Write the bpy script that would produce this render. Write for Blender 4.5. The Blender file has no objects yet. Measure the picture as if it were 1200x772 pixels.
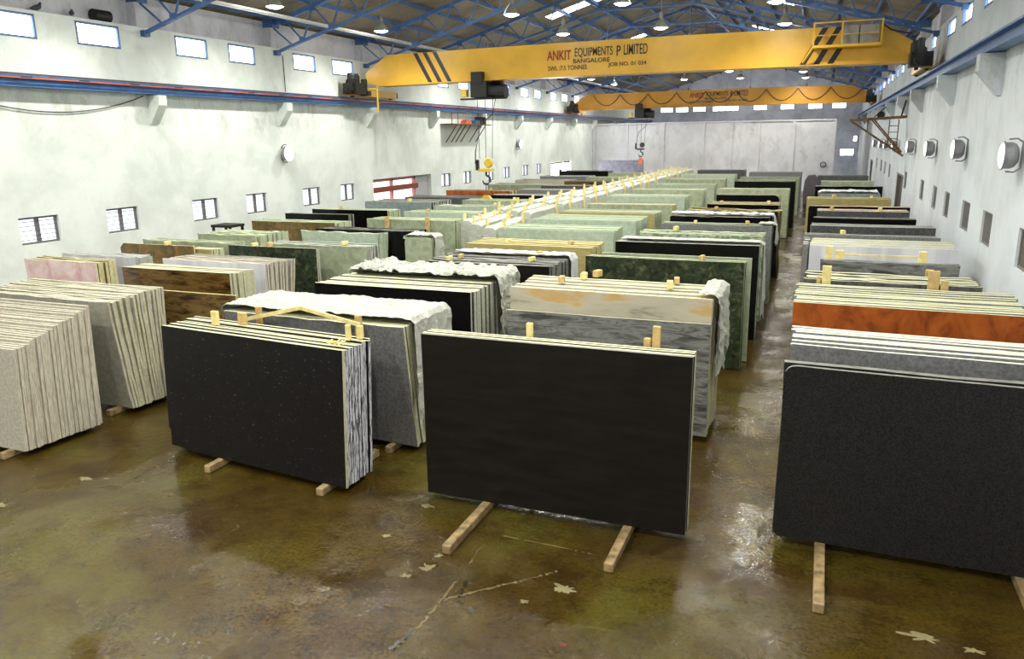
import bpy, bmesh, math, random
from math import radians as R, sin, cos, pi
from mathutils import Vector, Matrix, noise
C = bpy.context.scene.collection
rnd = random.Random(7)

# ------------------------------------------------------------------ camera
YAW, PITCH, ROLL, FPX, HC = -.38296, .24441, .01594, 898.16, 4.2
def camera():
    cy, sy = cos(YAW), sin(YAW)
    f = Vector((sy*cos(PITCH), cy*cos(PITCH), -sin(PITCH)))
    r = Vector((cy, -sy, 0)); d = f.cross(r)
    r2 = cos(ROLL)*r + sin(ROLL)*d; d2 = -sin(ROLL)*r + cos(ROLL)*d
    m = Matrix((r2, -d2, -f)).transposed().to_4x4(); m.translation = (0, 0, HC)
    cam = bpy.data.cameras.new('camera'); cam.sensor_width = 36; cam.lens = FPX/1200*36
    cam.clip_start = .1; cam.clip_end = 300
    o = bpy.data.objects.new('camera', cam); C.objects.link(o); o.matrix_world = m
    bpy.context.scene.camera = o
camera()
sc = bpy.context.scene
sc.view_settings.view_transform = 'Standard'; sc.view_settings.look = 'None'
sc.view_settings.exposure = 0.0; sc.view_settings.gamma = 1; sc.view_settings.use_curve_mapping = False
w = bpy.data.worlds.new('sky'); sc.world = w; w.use_nodes = True
w.node_tree.nodes['Background'].inputs[0].default_value = (.75, .87, 1, 1)
w.node_tree.nodes['Background'].inputs[1].default_value = 3.0
LAMP_W = 680.0          # each high bay lamp
LAMP_COL = (1.0, .985, .87)
FLOOD_W = 95.0
WIN_E = 7.0             # lit window panes
SKY_COL = (.86, .93, 1.0)

# ------------------------------------------------------------------ materials
MATS = {}
def nodes(name):
    m = bpy.data.materials.new(name); m.use_nodes = True; MATS[name] = m
    nt = m.node_tree; b = nt.nodes['Principled BSDF']; return m, nt, b
def N(nt, t, **k):
    n = nt.nodes.new(t)
    for a, v in k.items():
        if a in n.inputs: n.inputs[a].default_value = v
        else: setattr(n, a, v)
    return n
def ramp(nt, fac, stops):
    r = nt.nodes.new('ShaderNodeValToRGB'); e = r.color_ramp.elements
    while len(e) < len(stops): e.new(.5)
    for i, (p, c) in enumerate(stops):
        e[i].position = p; e[i].color = (*c, 1) if len(c) == 3 else c
    nt.links.new(fac, r.inputs[0]); return r
def coords(nt, rand=False, scale=(1, 1, 1)):
    t = nt.nodes.new('ShaderNodeTexCoord'); mp = nt.nodes.new('ShaderNodeMapping')
    mp.inputs['Scale'].default_value = scale
    nt.links.new(t.outputs['Object'], mp.inputs['Vector'])
    if rand:
        oi = nt.nodes.new('ShaderNodeObjectInfo'); mu = nt.nodes.new('ShaderNodeMath'); mu.operation = 'MULTIPLY'
        mu.inputs[1].default_value = 37.0; nt.links.new(oi.outputs['Random'], mu.inputs[0])
        cb = nt.nodes.new('ShaderNodeCombineXYZ')
        for i in range(3): nt.links.new(mu.outputs[0], cb.inputs[i])
        nt.links.new(cb.outputs[0], mp.inputs['Location'])
    return mp.outputs[0]
def noise_t(nt, v, scale, detail=4, rough=.55, dist=0):
    n = nt.nodes.new('ShaderNodeTexNoise'); n.inputs['Scale'].default_value = scale
    n.inputs['Detail'].default_value = detail; n.inputs['Roughness'].default_value = rough
    n.inputs['Distortion'].default_value = dist
    nt.links.new(v, n.inputs['Vector']); return n
def bump(nt, b, h, s, d=.02):
    bp = nt.nodes.new('ShaderNodeBump'); bp.inputs['Strength'].default_value = s; bp.inputs['Distance'].default_value = d
    nt.links.new(h, bp.inputs['Height']); nt.links.new(bp.outputs[0], b.inputs['Normal'])
def mixc(nt, fac, a, b):
    m = nt.nodes.new('ShaderNodeMix'); m.data_type = 'RGBA'
    nt.links.new(fac, m.inputs[0])
    for i, x in ((6, a), (7, b)):
        if isinstance(x, tuple): m.inputs[i].default_value = (*x, 1)
        else: nt.links.new(x, m.inputs[i])
    return m.outputs[2]
def plain(name, c, rough=.5, metal=0, var=.12, scale=6, bmp=0):
    m, nt, b = nodes(name); v = coords(nt)
    n = noise_t(nt, v, scale)
    lo = tuple(x*(1-var) for x in c); hi = tuple(min(1, x*(1+var)) for x in c)
    r = ramp(nt, n.outputs[0], [(.3, lo), (.7, hi)]); nt.links.new(r.outputs[0], b.inputs['Base Color'])
    b.inputs['Roughness'].default_value = rough; b.inputs['Metallic'].default_value = metal
    if bmp: bump(nt, b, n.outputs[0], bmp)
    return m
def emit(name, c, s):
    m, nt, b = nodes(name); b.inputs['Base Color'].default_value = (*c, 1)
    b.inputs['Emission Color'].default_value = (*c, 1); b.inputs['Emission Strength'].default_value = s; return m
def stone(name, stops, scale=8, rough=.18, detail=6, dist=0, stretch=(1, 1, 1), spec=.5, bmp=0, fleck=None):
    m, nt, b = nodes(name); v = coords(nt, True, stretch)
    n = noise_t(nt, v, scale, detail, .6, dist)
    r = ramp(nt, n.outputs[0], stops); col = r.outputs[0]
    if fleck:
        fs, th, fc = fleck
        vo = noise_t(nt, v, fs, 2, .5); rr = ramp(nt, vo.outputs[0], [(th, (0, 0, 0)), (th+.04, (1, 1, 1))])
        col = mixc(nt, rr.outputs[0], col, fc)
    nt.links.new(col, b.inputs['Base Color'])
    b.inputs['Roughness'].default_value = rough; b.inputs['Specular IOR Level'].default_value = spec
    if bmp: bump(nt, b, n.outputs[0], bmp)
    return m
def two(c, d, a=.38, b=.62): return [(a, c), (b, d)]
# stone faces
stone('black_stone', two((.003, .003, .003), (.006, .0055, .006)), 30, .16, spec=.22)
stone('flecked_black', two((.006, .005, .006), (.010, .0085, .0095)), 40, .3, fleck=(22, .68, (.07, .07, .075)), stretch=(1, 1, 1.6), spec=.22)
stone('dark_brown_stone', two((.007, .0058, .0055), (.012, .010, .009)), 3.5, .33, stretch=(.5, 1, 3), spec=.22)
stone('charcoal_stone', two((.008, .0075, .0078), (.024, .022, .023)), 60, .42, 3, spec=.22)
stone('grey_stone', two((.13, .13, .14), (.22, .22, .23)), 30, .4)
stone('dark_grey_stone', two((.05, .052, .056), (.11, .11, .115)), 20, .35)
stone('veined_grey', [(.36, (.05, .052, .05)), (.48, (.14, .145, .14)), (.56, (.24, .245, .235)), (.66, (.08, .085, .08))], 3.2, .3, 8, 1.2, (.55, 1, 3.2))
stone('sandy_beige', [(.28, (.20, .20, .16)), (.36, (.42, .39, .31)), (.56, (.50, .46, .37)), (.64, (.54, .36, .15))], 1.5, .45, 5, .4, (.6, 1, 2.2))
stone('orange_stone', [(.35, (.20, .045, .010)), (.55, (.36, .085, .014)), (.7, (.42, .12, .02))], 2.6, .22, 6, 1.5, (1, 1, .7))
stone('white_stone', two((.52, .52, .58), (.66, .66, .72)), 1.6, .35, 3, 0, (2.2, 1, .2))
stone('pale_green_stone', two((.34, .41, .32), (.44, .51, .42)), 9, .4)
stone('sage_stone', two((.25, .29, .19), (.37, .41, .29)), 5, .5, 6, .8)
stone('dark_green_stone', [(.35, (.008, .013, .008)), (.55, (.028, .042, .022)), (.68, (.09, .10, .045))], 7, .14, 8, .6)
stone('tan_stone', two((.30, .25, .09), (.42, .35, .15)), 12, .45, 6, 0, (.4, 1, 3))
stone('brown_banded', [(.34, (.02, .010, .004)), (.46, (.09, .048, .014)), (.56, (.15, .09, .025)), (.68, (.03, .032, .016))], 4.5, .12, 10, .35, (.5, 1, 2.2))
stone('rust_stone', [(.35, (.08, .055, .015)), (.55, (.16, .11, .03)), (.66, (.36, .13, .03))], 2.5, .3, 8, 2.2)
stone('pink_stone', two((.58, .36, .36), (.74, .60, .60)), 2.5, .12, 5, .5)
stone('beige_polished', two((.36, .33, .28), (.47, .44, .38)), 25, .10)
stone('beige_dull', two((.30, .29, .24), (.40, .385, .33)), 14, .4)
stone('speckled_stone', two((.16, .20, .13), (.36, .42, .30), .45, .55), 9, .45)
stone('blue_grey_stone', two((.16, .21, .21), (.24, .29, .29)), 6, .4)
stone('purple_grey', two((.10, .095, .13), (.18, .17, .22)), 4, .4, 6, 1)
# sawn edges
stone('cream_edge', two((.40, .40, .25), (.55, .545, .37)), 5, .7, 4, 0, (.7, 8, 4))
stone('pink_cream_edge', two((.36, .29, .25), (.56, .54, .43), .42, .56), 6, .7, 4, 0, (3, 18, 1))
stone('grey_edge', two((.30, .31, .26), (.44, .45, .38)), 6, .7, 4, 0, (1, 6, 6))
stone('green_edge', two((.33, .38, .24), (.45, .50, .34)), 6, .7, 4, 0, (1, 6, 6))
stone('snowy_edge', two((.03, .03, .035), (.52, .52, .58), .44, .48), 5, .6, 3, 0, (3, 13, 1.1))
stone('tan_edge', two((.40, .36, .15), (.55, .48, .24)), 8, .7)
stone('dark_edge', two((.10, .10, .09), (.24, .24, .21)), 8, .6, 4, 0, (1, 6, 6))
stone('white_edge', two((.46, .47, .40), (.60, .61, .53)), 8, .6)
stone('pink_edge', two((.50, .36, .26), (.66, .52, .38)), 8, .7)
# others
plain('timber', (.54, .37, .15), .75, 0, .25, 9)
plain('pale_timber', (.72, .60, .26), .7, 0, .2, 9)
plain('wet_timber', (.27, .19, .095), .5, 0, .6, 9)
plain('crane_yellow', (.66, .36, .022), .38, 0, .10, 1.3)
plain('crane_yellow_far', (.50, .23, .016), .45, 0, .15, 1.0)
plain('crane_black', (.007, .007, .009), .45)
plain('machine_black', (.007, .0065, .006), .6, 0, .3)
plain('steel_blue', (.050, .135, .33), .42, 0, .25, 3)
plain('truss_blue', (.055, .13, .33), .5, 0, .25, 3)
plain('rail_steel', (.10, .085, .075), .45, .5)
plain('conductor_orange', (.62, .13, .05), .5)
plain('rust_steel', (.16, .085, .04), .6, .2, .4)
plain('dark_steel', (.05, .05, .055), .5, .4)
plain('hook_yellow', (.62, .42, .03), .5)
plain('red_paint', (.30, .035, .02), .6, 0, .2, 14)
plain('lettering_black', (.035, .035, .025), .6, 0, .5, 18)
plain('window_blue', (.10, .17, .36), .5)
plain('window_grey', (.16, .15, .14), .6)
plain('board_grey', (.09, .085, .07), .8, 0, .2, 12)
plain('frame_pink', (.50, .22, .24), .6)
plain('beam_red', (.22, .055, .03), .6)
plain('white_paint', (.75, .75, .75), .5)
plain('reflector', (.62, .66, .58), .25, .6)
plain('cast_alu', (.30, .30, .31), .4, .6)
plain('pigeon_grey', (.05, .055, .07), .7)
plain('cable_black', (.03, .03, .03), .6)
plain('panel_grey', (.30, .28, .25), .6, 0, .2)
plain('lilac_concrete', (.42, .42, .46), .8)
plain('brown_door', (.10, .075, .065), .7)
plain('purple_cloth', (.10, .09, .10), .8)
emit('sky_pane', SKY_COL, WIN_E); emit('low_pane', (.80, .86, 1.0), 1.25); emit('dim_pane', (.85, .9, 1.0), .3)
emit('door_light', (1, .98, .97), 1.6); emit('far_door_light', (.93, .97, 1), 25.0)
emit('bulb', (1, .98, .88), 22); emit('dead_bulb', (1, .98, .82), 2.0); emit('flood_glass', (.97, .95, 1), 1.6)
emit('flood_lit', (.95, 1, 1), 40.0)
def wrap_mat(name, c, a):
    m, nt, b = nodes(name); v = coords(nt)
    n = noise_t(nt, v, 5, 8, .7, 1.5)
    r = ramp(nt, n.outputs[0], two(tuple(x*.82 for x in c), c)); nt.links.new(r.outputs[0], b.inputs['Base Color'])
    b.inputs['Roughness'].default_value = .35; b.inputs['Alpha'].default_value = a
    bump(nt, b, n.outputs[0], .9, .06)
wrap_mat('white_film', (.58, .59, .54), .95); wrap_mat('bundle_film', (.56, .59, .52), 1.0); wrap_mat('thin_film', (.78, .80, .84), .8)
def wall_mat(name, c, c2, grime, gh=None):
    m, nt, b = nodes(name); v = coords(nt)
    n = noise_t(nt, v, .55, 8, .62, .3); r = ramp(nt, n.outputs[0], two(c2, c, .40, .56)); col = r.outputs[0]
    v2 = coords(nt, False, (1, 1.1, .6)); n2 = noise_t(nt, v2, 1.3, 11, .78, .4)
    g = ramp(nt, n2.outputs[0], [(.50, (0, 0, 0)), (.68, (.85, .85, .85))]); fac = g.outputs[0]
    if gh:
        sx = nt.nodes.new('ShaderNodeSeparateXYZ'); t = nt.nodes.new('ShaderNodeTexCoord'); nt.links.new(t.outputs['Object'], sx.inputs[0])
        # a grime belt on the plaster just under the crane rail
        g2 = ramp(nt, sx.outputs[2], [(gh[0]/10, (.12,)*3), (gh[1]/10, (1,)*3), (gh[2]/10, (1,)*3), (min(1, gh[2]/10+.01), (.35,)*3)])
        sx2 = nt.nodes.new('ShaderNodeMath'); sx2.operation = 'MULTIPLY'; sx2.inputs[1].default_value = .1
        nt.links.new(sx.outputs[2], sx2.inputs[0]); nt.links.new(sx2.outputs[0], g2.inputs[0])
        mu = nt.nodes.new('ShaderNodeMath'); mu.operation = 'MULTIPLY'
        nt.links.new(fac, mu.inputs[0]); nt.links.new(g2.outputs[0], mu.inputs[1]); fac = mu.outputs[0]
    col = mixc(nt, fac, col, grime); nt.links.new(col, b.inputs['Base Color'])
    b.inputs['Roughness'].default_value = .8; bump(nt, b, n2.outputs[0], .15, .02)
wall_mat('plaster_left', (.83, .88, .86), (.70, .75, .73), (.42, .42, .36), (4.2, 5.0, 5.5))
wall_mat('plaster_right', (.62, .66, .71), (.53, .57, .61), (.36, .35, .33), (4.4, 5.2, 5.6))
wall_mat('plaster_upper', (.60, .60, .66), (.50, .50, .56), (.34, .33, .36))
wall_mat('partition_white', (.62, .63, .68), (.54, .55, .60), (.40, .40, .42))
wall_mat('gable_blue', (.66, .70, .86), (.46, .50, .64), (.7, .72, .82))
def roof_mat():
    m, nt, b = nodes('roof_sheet'); v = coords(nt)
    w_ = nt.nodes.new('ShaderNodeTexWave'); w_.bands_direction = 'Y'; w_.inputs['Scale'].default_value = 1.1; nt.links.new(v, w_.inputs['Vector'])
    n = noise_t(nt, v, .5, 6, .6); r = ramp(nt, n.outputs[0], two((.15, .122, .085), (.25, .21, .15)))
    nt.links.new(r.outputs[0], b.inputs['Base Color']); b.inputs['Roughness'].default_value = .75; bump(nt, b, w_.outputs[0], .6, .06)
roof_mat()
def floor_mat():
    m, nt, b = nodes('wet_floor'); v = coords(nt)
    big = noise_t(nt, v, .33, 6, .6, .5); mid = noise_t(nt, v, 2.2, 10, .75, .3); fine = noise_t(nt, v, 26, 10, .78)
    r = ramp(nt, big.outputs[0], [(.38, (.040, .020, .003)), (.50, (.062, .041, .0055)), (.62, (.080, .068, .012))])
    r2 = ramp(nt, mid.outputs[0], [(.30, (.35,)*3), (.50, (1.,)*3), (.72, (1.25,)*3)])
    def mul(a, c):
        x = nt.nodes.new('ShaderNodeMix'); x.data_type = 'RGBA'; x.blend_type = 'MULTIPLY'; x.inputs[0].default_value = .85
        nt.links.new(a, x.inputs[6]); nt.links.new(c, x.inputs[7]); return x.outputs[2]
    c = mul(mul(r.outputs[0], r2.outputs[0]), ramp(nt, fine.outputs[0], [(.36, (.45,)*3), (.6, (1.15,)*3)]).outputs[0])
    st = noise_t(nt, v, 1.1, 10, .76, .6); sr = ramp(nt, st.outputs[0], [(.66, (0, 0, 0)), (.70, (.75, .75, .75))])
    c = mixc(nt, sr.outputs[0], c, (.17, .16, .075))
    orange = noise_t(nt, v, 3.1, 8, .8, .2); orr = ramp(nt, orange.outputs[0], [(.66, (0, 0, 0)), (.72, (.6, .6, .6))])
    c = mixc(nt, orr.outputs[0], c, (.13, .055, .01))
    nt.links.new(c, b.inputs['Base Color'])
    rr = ramp(nt, noise_t(nt, v, .55, 9, .7, .4).outputs[0], [(.38, (.06,)*3), (.50, (.14,)*3), (.60, (.38,)*3)])
    nt.links.new(rr.outputs[0], b.inputs['Roughness']); b.inputs['Specular IOR Level'].default_value = .42
    hm = nt.nodes.new('ShaderNodeMath'); hm.operation = 'MULTIPLY'
    pd = ramp(nt, noise_t(nt, v, .7, 7, .65, .3).outputs[0], [(.40, (.10,)*3), (.60, (1,)*3)])
    nt.links.new(fine.outputs[0], hm.inputs[0]); nt.links.new(pd.outputs[0], hm.inputs[1])
    ad = nt.nodes.new('ShaderNodeMath'); ad.operation = 'ADD'; rip = noise_t(nt, v, 5.5, 3, .5, .8)
    nt.links.new(hm.outputs[0], ad.inputs[0]); nt.links.new(rip.outputs[0], ad.inputs[1])
    bump(nt, b, ad.outputs[0], .55, .02)
floor_mat()
M = MATS

# ------------------------------------------------------------------ mesh helpers
class MB:
    def __init__(s): s.v = []; s.f = []; s.mi = []
    def face(s, pts, mi=0):
        k = len(s.v); s.v += [tuple(p) for p in pts]; s.f.append(tuple(range(k, k+len(pts)))); s.mi.append(mi)
    def box(s, x0, x1, y0, y1, z0, z1, mi=0, m=None):
        P = [Vector(p) for p in ((x0, y0, z0), (x1, y0, z0), (x1, y1, z0), (x0, y1, z0), (x0, y0, z1), (x1, y0, z1), (x1, y1, z1), (x0, y1, z1))]
        if m: P = [m @ p for p in P]
        k = len(s.v); s.v += [tuple(p) for p in P]
        for f in ((0, 3, 2, 1), (4, 5, 6, 7), (0, 1, 5, 4), (1, 2, 6, 5), (2, 3, 7, 6), (3, 0, 4, 7)):
            s.f.append(tuple(k+i for i in f)); s.mi.append(mi)
        return s
    def bar(s, a, b, w, h=None, mi=0):
        a, b = Vector(a), Vector(b); d = b-a; L = d.length; z = d.normalized(); h = h or w
        up = Vector((0, 0, 1)) if abs(z.z) < .95 else Vector((0, 1, 0))
        x = up.cross(z).normalized(); y = z.cross(x)
        m = Matrix((x, y, z)).transposed().to_4x4(); m.translation = a
        return s.box(-w/2, w/2, -h/2, h/2, 0, L, mi, m)
    def tube(s, pts, r, n=8, mi=0, cap=True):
        pts = [Vector(p) for p in pts]; k0 = len(s.v)
        rs = r if isinstance(r, (list, tuple)) else [r]*len(pts)
        for i, p in enumerate(pts):
            t = (pts[min(i+1, len(pts)-1)]-pts[max(i-1, 0)]).normalized()
            up = Vector((0, 0, 1)) if abs(t.z) < .9 else Vector((1, 0, 0))
            x = up.cross(t).normalized(); y = t.cross(x)
            for j in range(n):
                a = 2*pi*j/n; s.v.append(tuple(p+(x*cos(a)+y*sin(a))*rs[i]))
        for i in range(len(pts)-1):
            for j in range(n):
                a = k0+i*n+j; b = k0+i*n+(j+1) % n; s.f.append((a, b, b+n, a+n)); s.mi.append(mi)
        if cap:
            s.f.append(tuple(k0+j for j in range(n))[::-1]); s.mi.append(mi)
            q = k0+(len(pts)-1)*n; s.f.append(tuple(q+j for j in range(n))); s.mi.append(mi)
        return s
    def lathe(s, prof, c=(0, 0, 0), n=16, mi=0):
        k0 = len(s.v)
        for r, z in prof:
            for j in range(n):
                a = 2*pi*j/n; s.v.append((c[0]+r*cos(a), c[1]+r*sin(a), c[2]+z))
        for i in range(len(prof)-1):
            for j in range(n):
                a = k0+i*n+j; b = k0+i*n+(j+1) % n; s.f.append((a, b, b+n, a+n)); s.mi.append(mi)
        return s
    def prism(s, poly, axis, a, b, mi=0):
        """poly in the two other axes, extruded along axis from a to b"""
        def P(p, t):
            if axis == 'y': return (p[0], t, p[1])
            if axis == 'x': return (t, p[0], p[1])
            return (p[0], p[1], t)
        k = len(s.v); n = len(poly)
        s.v += [P(p, a) for p in poly]+[P(p, b) for p in poly]
        s.f.append(tuple(range(k, k+n))[::-1]); s.f.append(tuple(range(k+n, k+2*n))); s.mi += [mi, mi]
        for j in range(n): s.f.append((k+j, k+(j+1) % n, k+n+(j+1) % n, k+n+j)); s.mi.append(mi)
        return s
    def build(s, name, mats, parent=None, loc=None, smooth=False, fix=True):
        me = bpy.data.meshes.new(name); me.from_pydata(s.v, [], s.f)
        if not isinstance(mats, (list, tuple)): mats = [mats]
        for m in mats: me.materials.append(M[m])
        me.polygons.foreach_set('material_index', s.mi)
        if smooth: me.polygons.foreach_set('use_smooth', [True]*len(me.polygons))
        me.update()
        if fix:
            bm = bmesh.new(); bm.from_mesh(me); bmesh.ops.recalc_face_normals(bm, faces=bm.faces); bm.to_mesh(me); bm.free()
        o = bpy.data.objects.new(name, me); C.objects.link(o)
        if parent: o.parent = parent
        if loc: o.location = loc
        return o
def tag(o, label, cat, group=None, kind=None):
    o['label'] = label; o['category'] = cat
    if group: o['group'] = group
    if kind: o['kind'] = kind
    return o
def empty(name, loc, label, cat, group=None, rz=0):
    o = bpy.data.objects.new(name, None); C.objects.link(o); o.location = loc; o.rotation_euler = (0, 0, rz)
    o.empty_display_size = .2
    return tag(o, label, cat, group)
def struct(o): o['kind'] = 'structure'; return o
def copy_tree(o, parent=None):
    c = o.copy(); C.objects.link(c)
    if parent: c.parent = parent
    for ch in list(o.children): copy_tree(ch, c)
    return c
ORD = ['zeroth', 'first', 'second', 'third', 'fourth', 'fifth', 'sixth', 'seventh', 'eighth', 'ninth', 'tenth', 'eleventh', 'twelfth', 'thirteenth', 'fourteenth',
       'fifteenth', 'sixteenth', 'seventeenth', 'eighteenth', 'nineteenth', 'twentieth', 'twenty-first', 'twenty-second', 'twenty-third', 'twenty-fourth']
def text(name, s, size, mat, parent, loc, rot, sx=1.0, bold=0.0, shear=0):
    cu = bpy.data.curves.new(name, 'FONT'); cu.body = s; cu.size = size; cu.extrude = .004; cu.offset = bold; cu.shear = shear
    t = bpy.data.objects.new('tmp', cu); C.objects.link(t)
    bpy.context.view_layer.update()
    me = bpy.data.meshes.new_from_object(t.evaluated_get(bpy.context.evaluated_depsgraph_get()))
    bpy.data.objects.remove(t); me.materials.clear(); me.materials.append(M[mat])
    o = bpy.data.objects.new(name, me); C.objects.link(o); o.parent = parent; o.location = loc; o.rotation_euler = rot; o.scale = (sx, 1, 1)
    return o

# ------------------------------------------------------------------ the hall
XL, XR, Y0, YE = -17.8, 3.0, -9.0, 84.75
XLU, XRU = XL-.3, XR+.3            # recessed upper walls
LEDGE, EAVE, RIDGE, XM = 7.33, 8.08, 11.15, -7.4
BAYS = [17.2+5.65*k for k in range(-4, 12)]
fl = MB(); fl.face([(XL-.5, Y0-.5, 0), (XR+.5, Y0-.5, 0), (XR+.5, YE+.5, 0), (XL-.5, YE+.5, 0)]); fl.box(XL-.5, XR+.5, Y0-.5, YE+.5, -.3, -.02)
struct(fl.build('floor', 'wet_floor', fix=False))

def wall_holes(name, x, dx, holes, z0, z1, mat, y0=Y0, y1=YE):
    """wall slab between x (inner face) and x+dx with rectangular openings (ya, yb, za, zb)"""
    ys = sorted({y0, y1, *[h[0] for h in holes], *[h[1] for h in holes]}); zs = sorted({z0, z1, *[h[2] for h in holes], *[h[3] for h in holes]})
    solid = {}
    for i in range(len(ys)-1):
        for j in range(len(zs)-1):
            cy, cz = (ys[i]+ys[i+1])/2, (zs[j]+zs[j+1])/2
            solid[i, j] = not any(h[0] < cy < h[1] and h[2] < cz < h[3] for h in holes)
    b = MB()
    for (i, j), s in solid.items():
        if not s: continue
        ya, yb, za, zb = ys[i], ys[i+1], zs[j], zs[j+1]
        b.face([(x, ya, za), (x, yb, za), (x, yb, zb), (x, ya, zb)]); b.face([(x+dx, ya, za), (x+dx, ya, zb), (x+dx, yb, zb), (x+dx, yb, za)])
        for (p, q, f) in ((i-1, j, ((ya, za), (ya, zb))), (i+1, j, ((yb, za), (yb, zb))), (i, j-1, ((ya, za), (yb, za))), (i, j+1, ((ya, zb), (yb, zb)))):
            if not solid.get((p, q), False):
                (a0, c0), (a1, c1) = f; b.face([(x, a0, c0), (x, a1, c1), (x+dx, a1, c1), (x+dx, a0, c0)])
    return struct(b.build(name, mat))
LW = [(4.0, 5.05), (7.0, 8.05), (9.9, 10.95), (12.72, 13.78), (15.2, 16.25), (18.3, 19.39), (20.7, 21.73), (23.76, 24.84), (26.2, 27.2), (35.06, 36.13), (37.64, 38.66), (40.8, 41.8), (43.3, 44.3), (46.4, 47.5), (48.98, 50.0)]
UW = [(3.5, 4.9), (6.8, 8.1), (9.3, 10.7), (12.5, 13.96), (15.06, 16.38), (18.33, 19.6), (20.53, 21.77), (23.79, 25.1), (26.18, 27.6), (29.7, 31.0), (32.2, 33.4), (35.0, 36.2), (37.3, 38.6), (40.6, 41.8), (43.1, 44.4), (46.3, 47.6), (48.7, 50.0), (51.9, 53.2), (54.4, 55.8), (57.4, 58.8), (63, 64.3), (66, 67.3), (70, 71.3)]
LZ, UZ = (1.86, 2.52), (6.68, 7.25)
DOORL, DOORF = (28.63, 33.93), (52.0, 56.6)
holes = [(a, b, *LZ) for a, b in LW]+[(a, b, *UZ) for a, b in UW]+[(*DOORL, 0, 2.58), (*DOORF, 0, 2.5)]
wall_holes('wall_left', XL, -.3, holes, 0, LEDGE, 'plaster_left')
RW = [(13.5, 14.54), (16.75, 17.73), (19.25, 20.3), (22.3, 23.2), (24.8, 25.65), (28.0, 29.0), (33.8, 34.8), (42.4, 43.4), (45.7, 46.8), (48.8, 50.0), (53.2, 54.2)]
RU = [(17.0, 18.1), (19.7, 20.6), (22.2, 23.68), (24.9, 26.35), (29.0, 30.2), (33.0, 34.2), (36.8, 38.2), (40.3, 41.8), (43.05, 44.3), (46.5, 48.1), (49.25, 50.9), (52.9, 55.0), (56.1, 57.7), (60.5, 62), (66, 67.5), (71, 72.5)]
DOORR, DOORR2 = (35.2, 38.3), (58.0, 61.0)
holes = [(a, b, 2.03, 2.68) for a, b in RW]+[(a, b, 6.79, 7.22) for a, b in RU]+[(*DOORR, 0, 2.5), (*DOORR2, 0, 2.4)]
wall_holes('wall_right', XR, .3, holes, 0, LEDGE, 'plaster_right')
for nm, x, dx in (('wall_left_upper', XLU, -.25), ('wall_right_upper', XRU, .25)):
    b = MB(); b.box(min(x, x+dx), max(x, x+dx), Y0, YE, LEDGE, EAVE+.1); struct(b.build(nm, 'plaster_upper'))
gable = [(XLU, 0), (XRU, 0), (XRU, EAVE+.2), (XM, RIDGE+.2), (XLU, EAVE+.2)]
b = MB(); b.prism(gable, 'y', YE, YE+.3); struct(b.build('wall_back', 'gable_blue'))
b = MB(); b.prism(gable, 'y', Y0-.3, Y0); struct(b.build('wall_front', 'plaster_left'))
# roof sheets with gaps where the translucent sheets sit
SKYL = [(-11.9, 26.2), (-11.6, 37.2), (-10.9, 12.0), (-11.9, 50), (-3.6, 26.6), (-3.0, 38), (-3.4, 51), (-11.8, 2), (-3.2, 14), (-13.9, 59)]
def roofz(x): return EAVE+(RIDGE-EAVE)*(1-abs(x-XM)/(XM-XLU))+.16
b = MB(); xs = sorted({XLU-.4, XM, XRU+.4, *[round(s[0]+d, 3) for s in SKYL for d in (-1.25, 1.25)]}); ys = sorted({Y0-.3, YE+.3, *[s[1]+d for s in SKYL for d in (-.55, .55)]})
for i in range(len(xs)-1):
    for j in range(len(ys)-1):
        cx, cy = (xs[i]+xs[i+1])/2, (ys[j]+ys[j+1])/2
        if any(abs(cx-s[0]) < 1.25 and abs(cy-s[1]) < .55 for s in SKYL): continue
        a, c, d, e = xs[i], xs[i+1], ys[j], ys[j+1]
        for t in (0, .05): b.face([(a, d, roofz(a)+t), (c, d, roofz(c)+t), (c, e, roofz(c)+t), (a, e, roofz(a)+t)])
struct(b.build('ceiling', 'roof_sheet', fix=False))
nt_ = 0
for s in SKYL:
    b = MB(); a, c, d, e = s[0]-1.25, s[0]+1.25, s[1]-.55, s[1]+.55
    b.face([(a, d, roofz(a)+.02), (c, d, roofz(c)+.02), (c, e, roofz(c)+.02), (a, e, roofz(a)+.02)])
    nt_ += 1; struct(b.build('window_%d' % (100+nt_), 'sky_pane', fix=False))
# partition of white panels, its pilaster strips
b = MB(); b.box(XL, .6, 62.4, 62.6, 0, 5.22)
for x in (-17.6, -14.9, -12.0, -8.9, -6.8, -4.8, -2.3, .5): b.box(x-.1, x+.1, 62.32, 62.4, 0, 5.22)
b.box(XL, .6, 62.3, 62.4, 5.12, 5.22)
struct(b.build('wall_partition', 'partition_white'))
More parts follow.
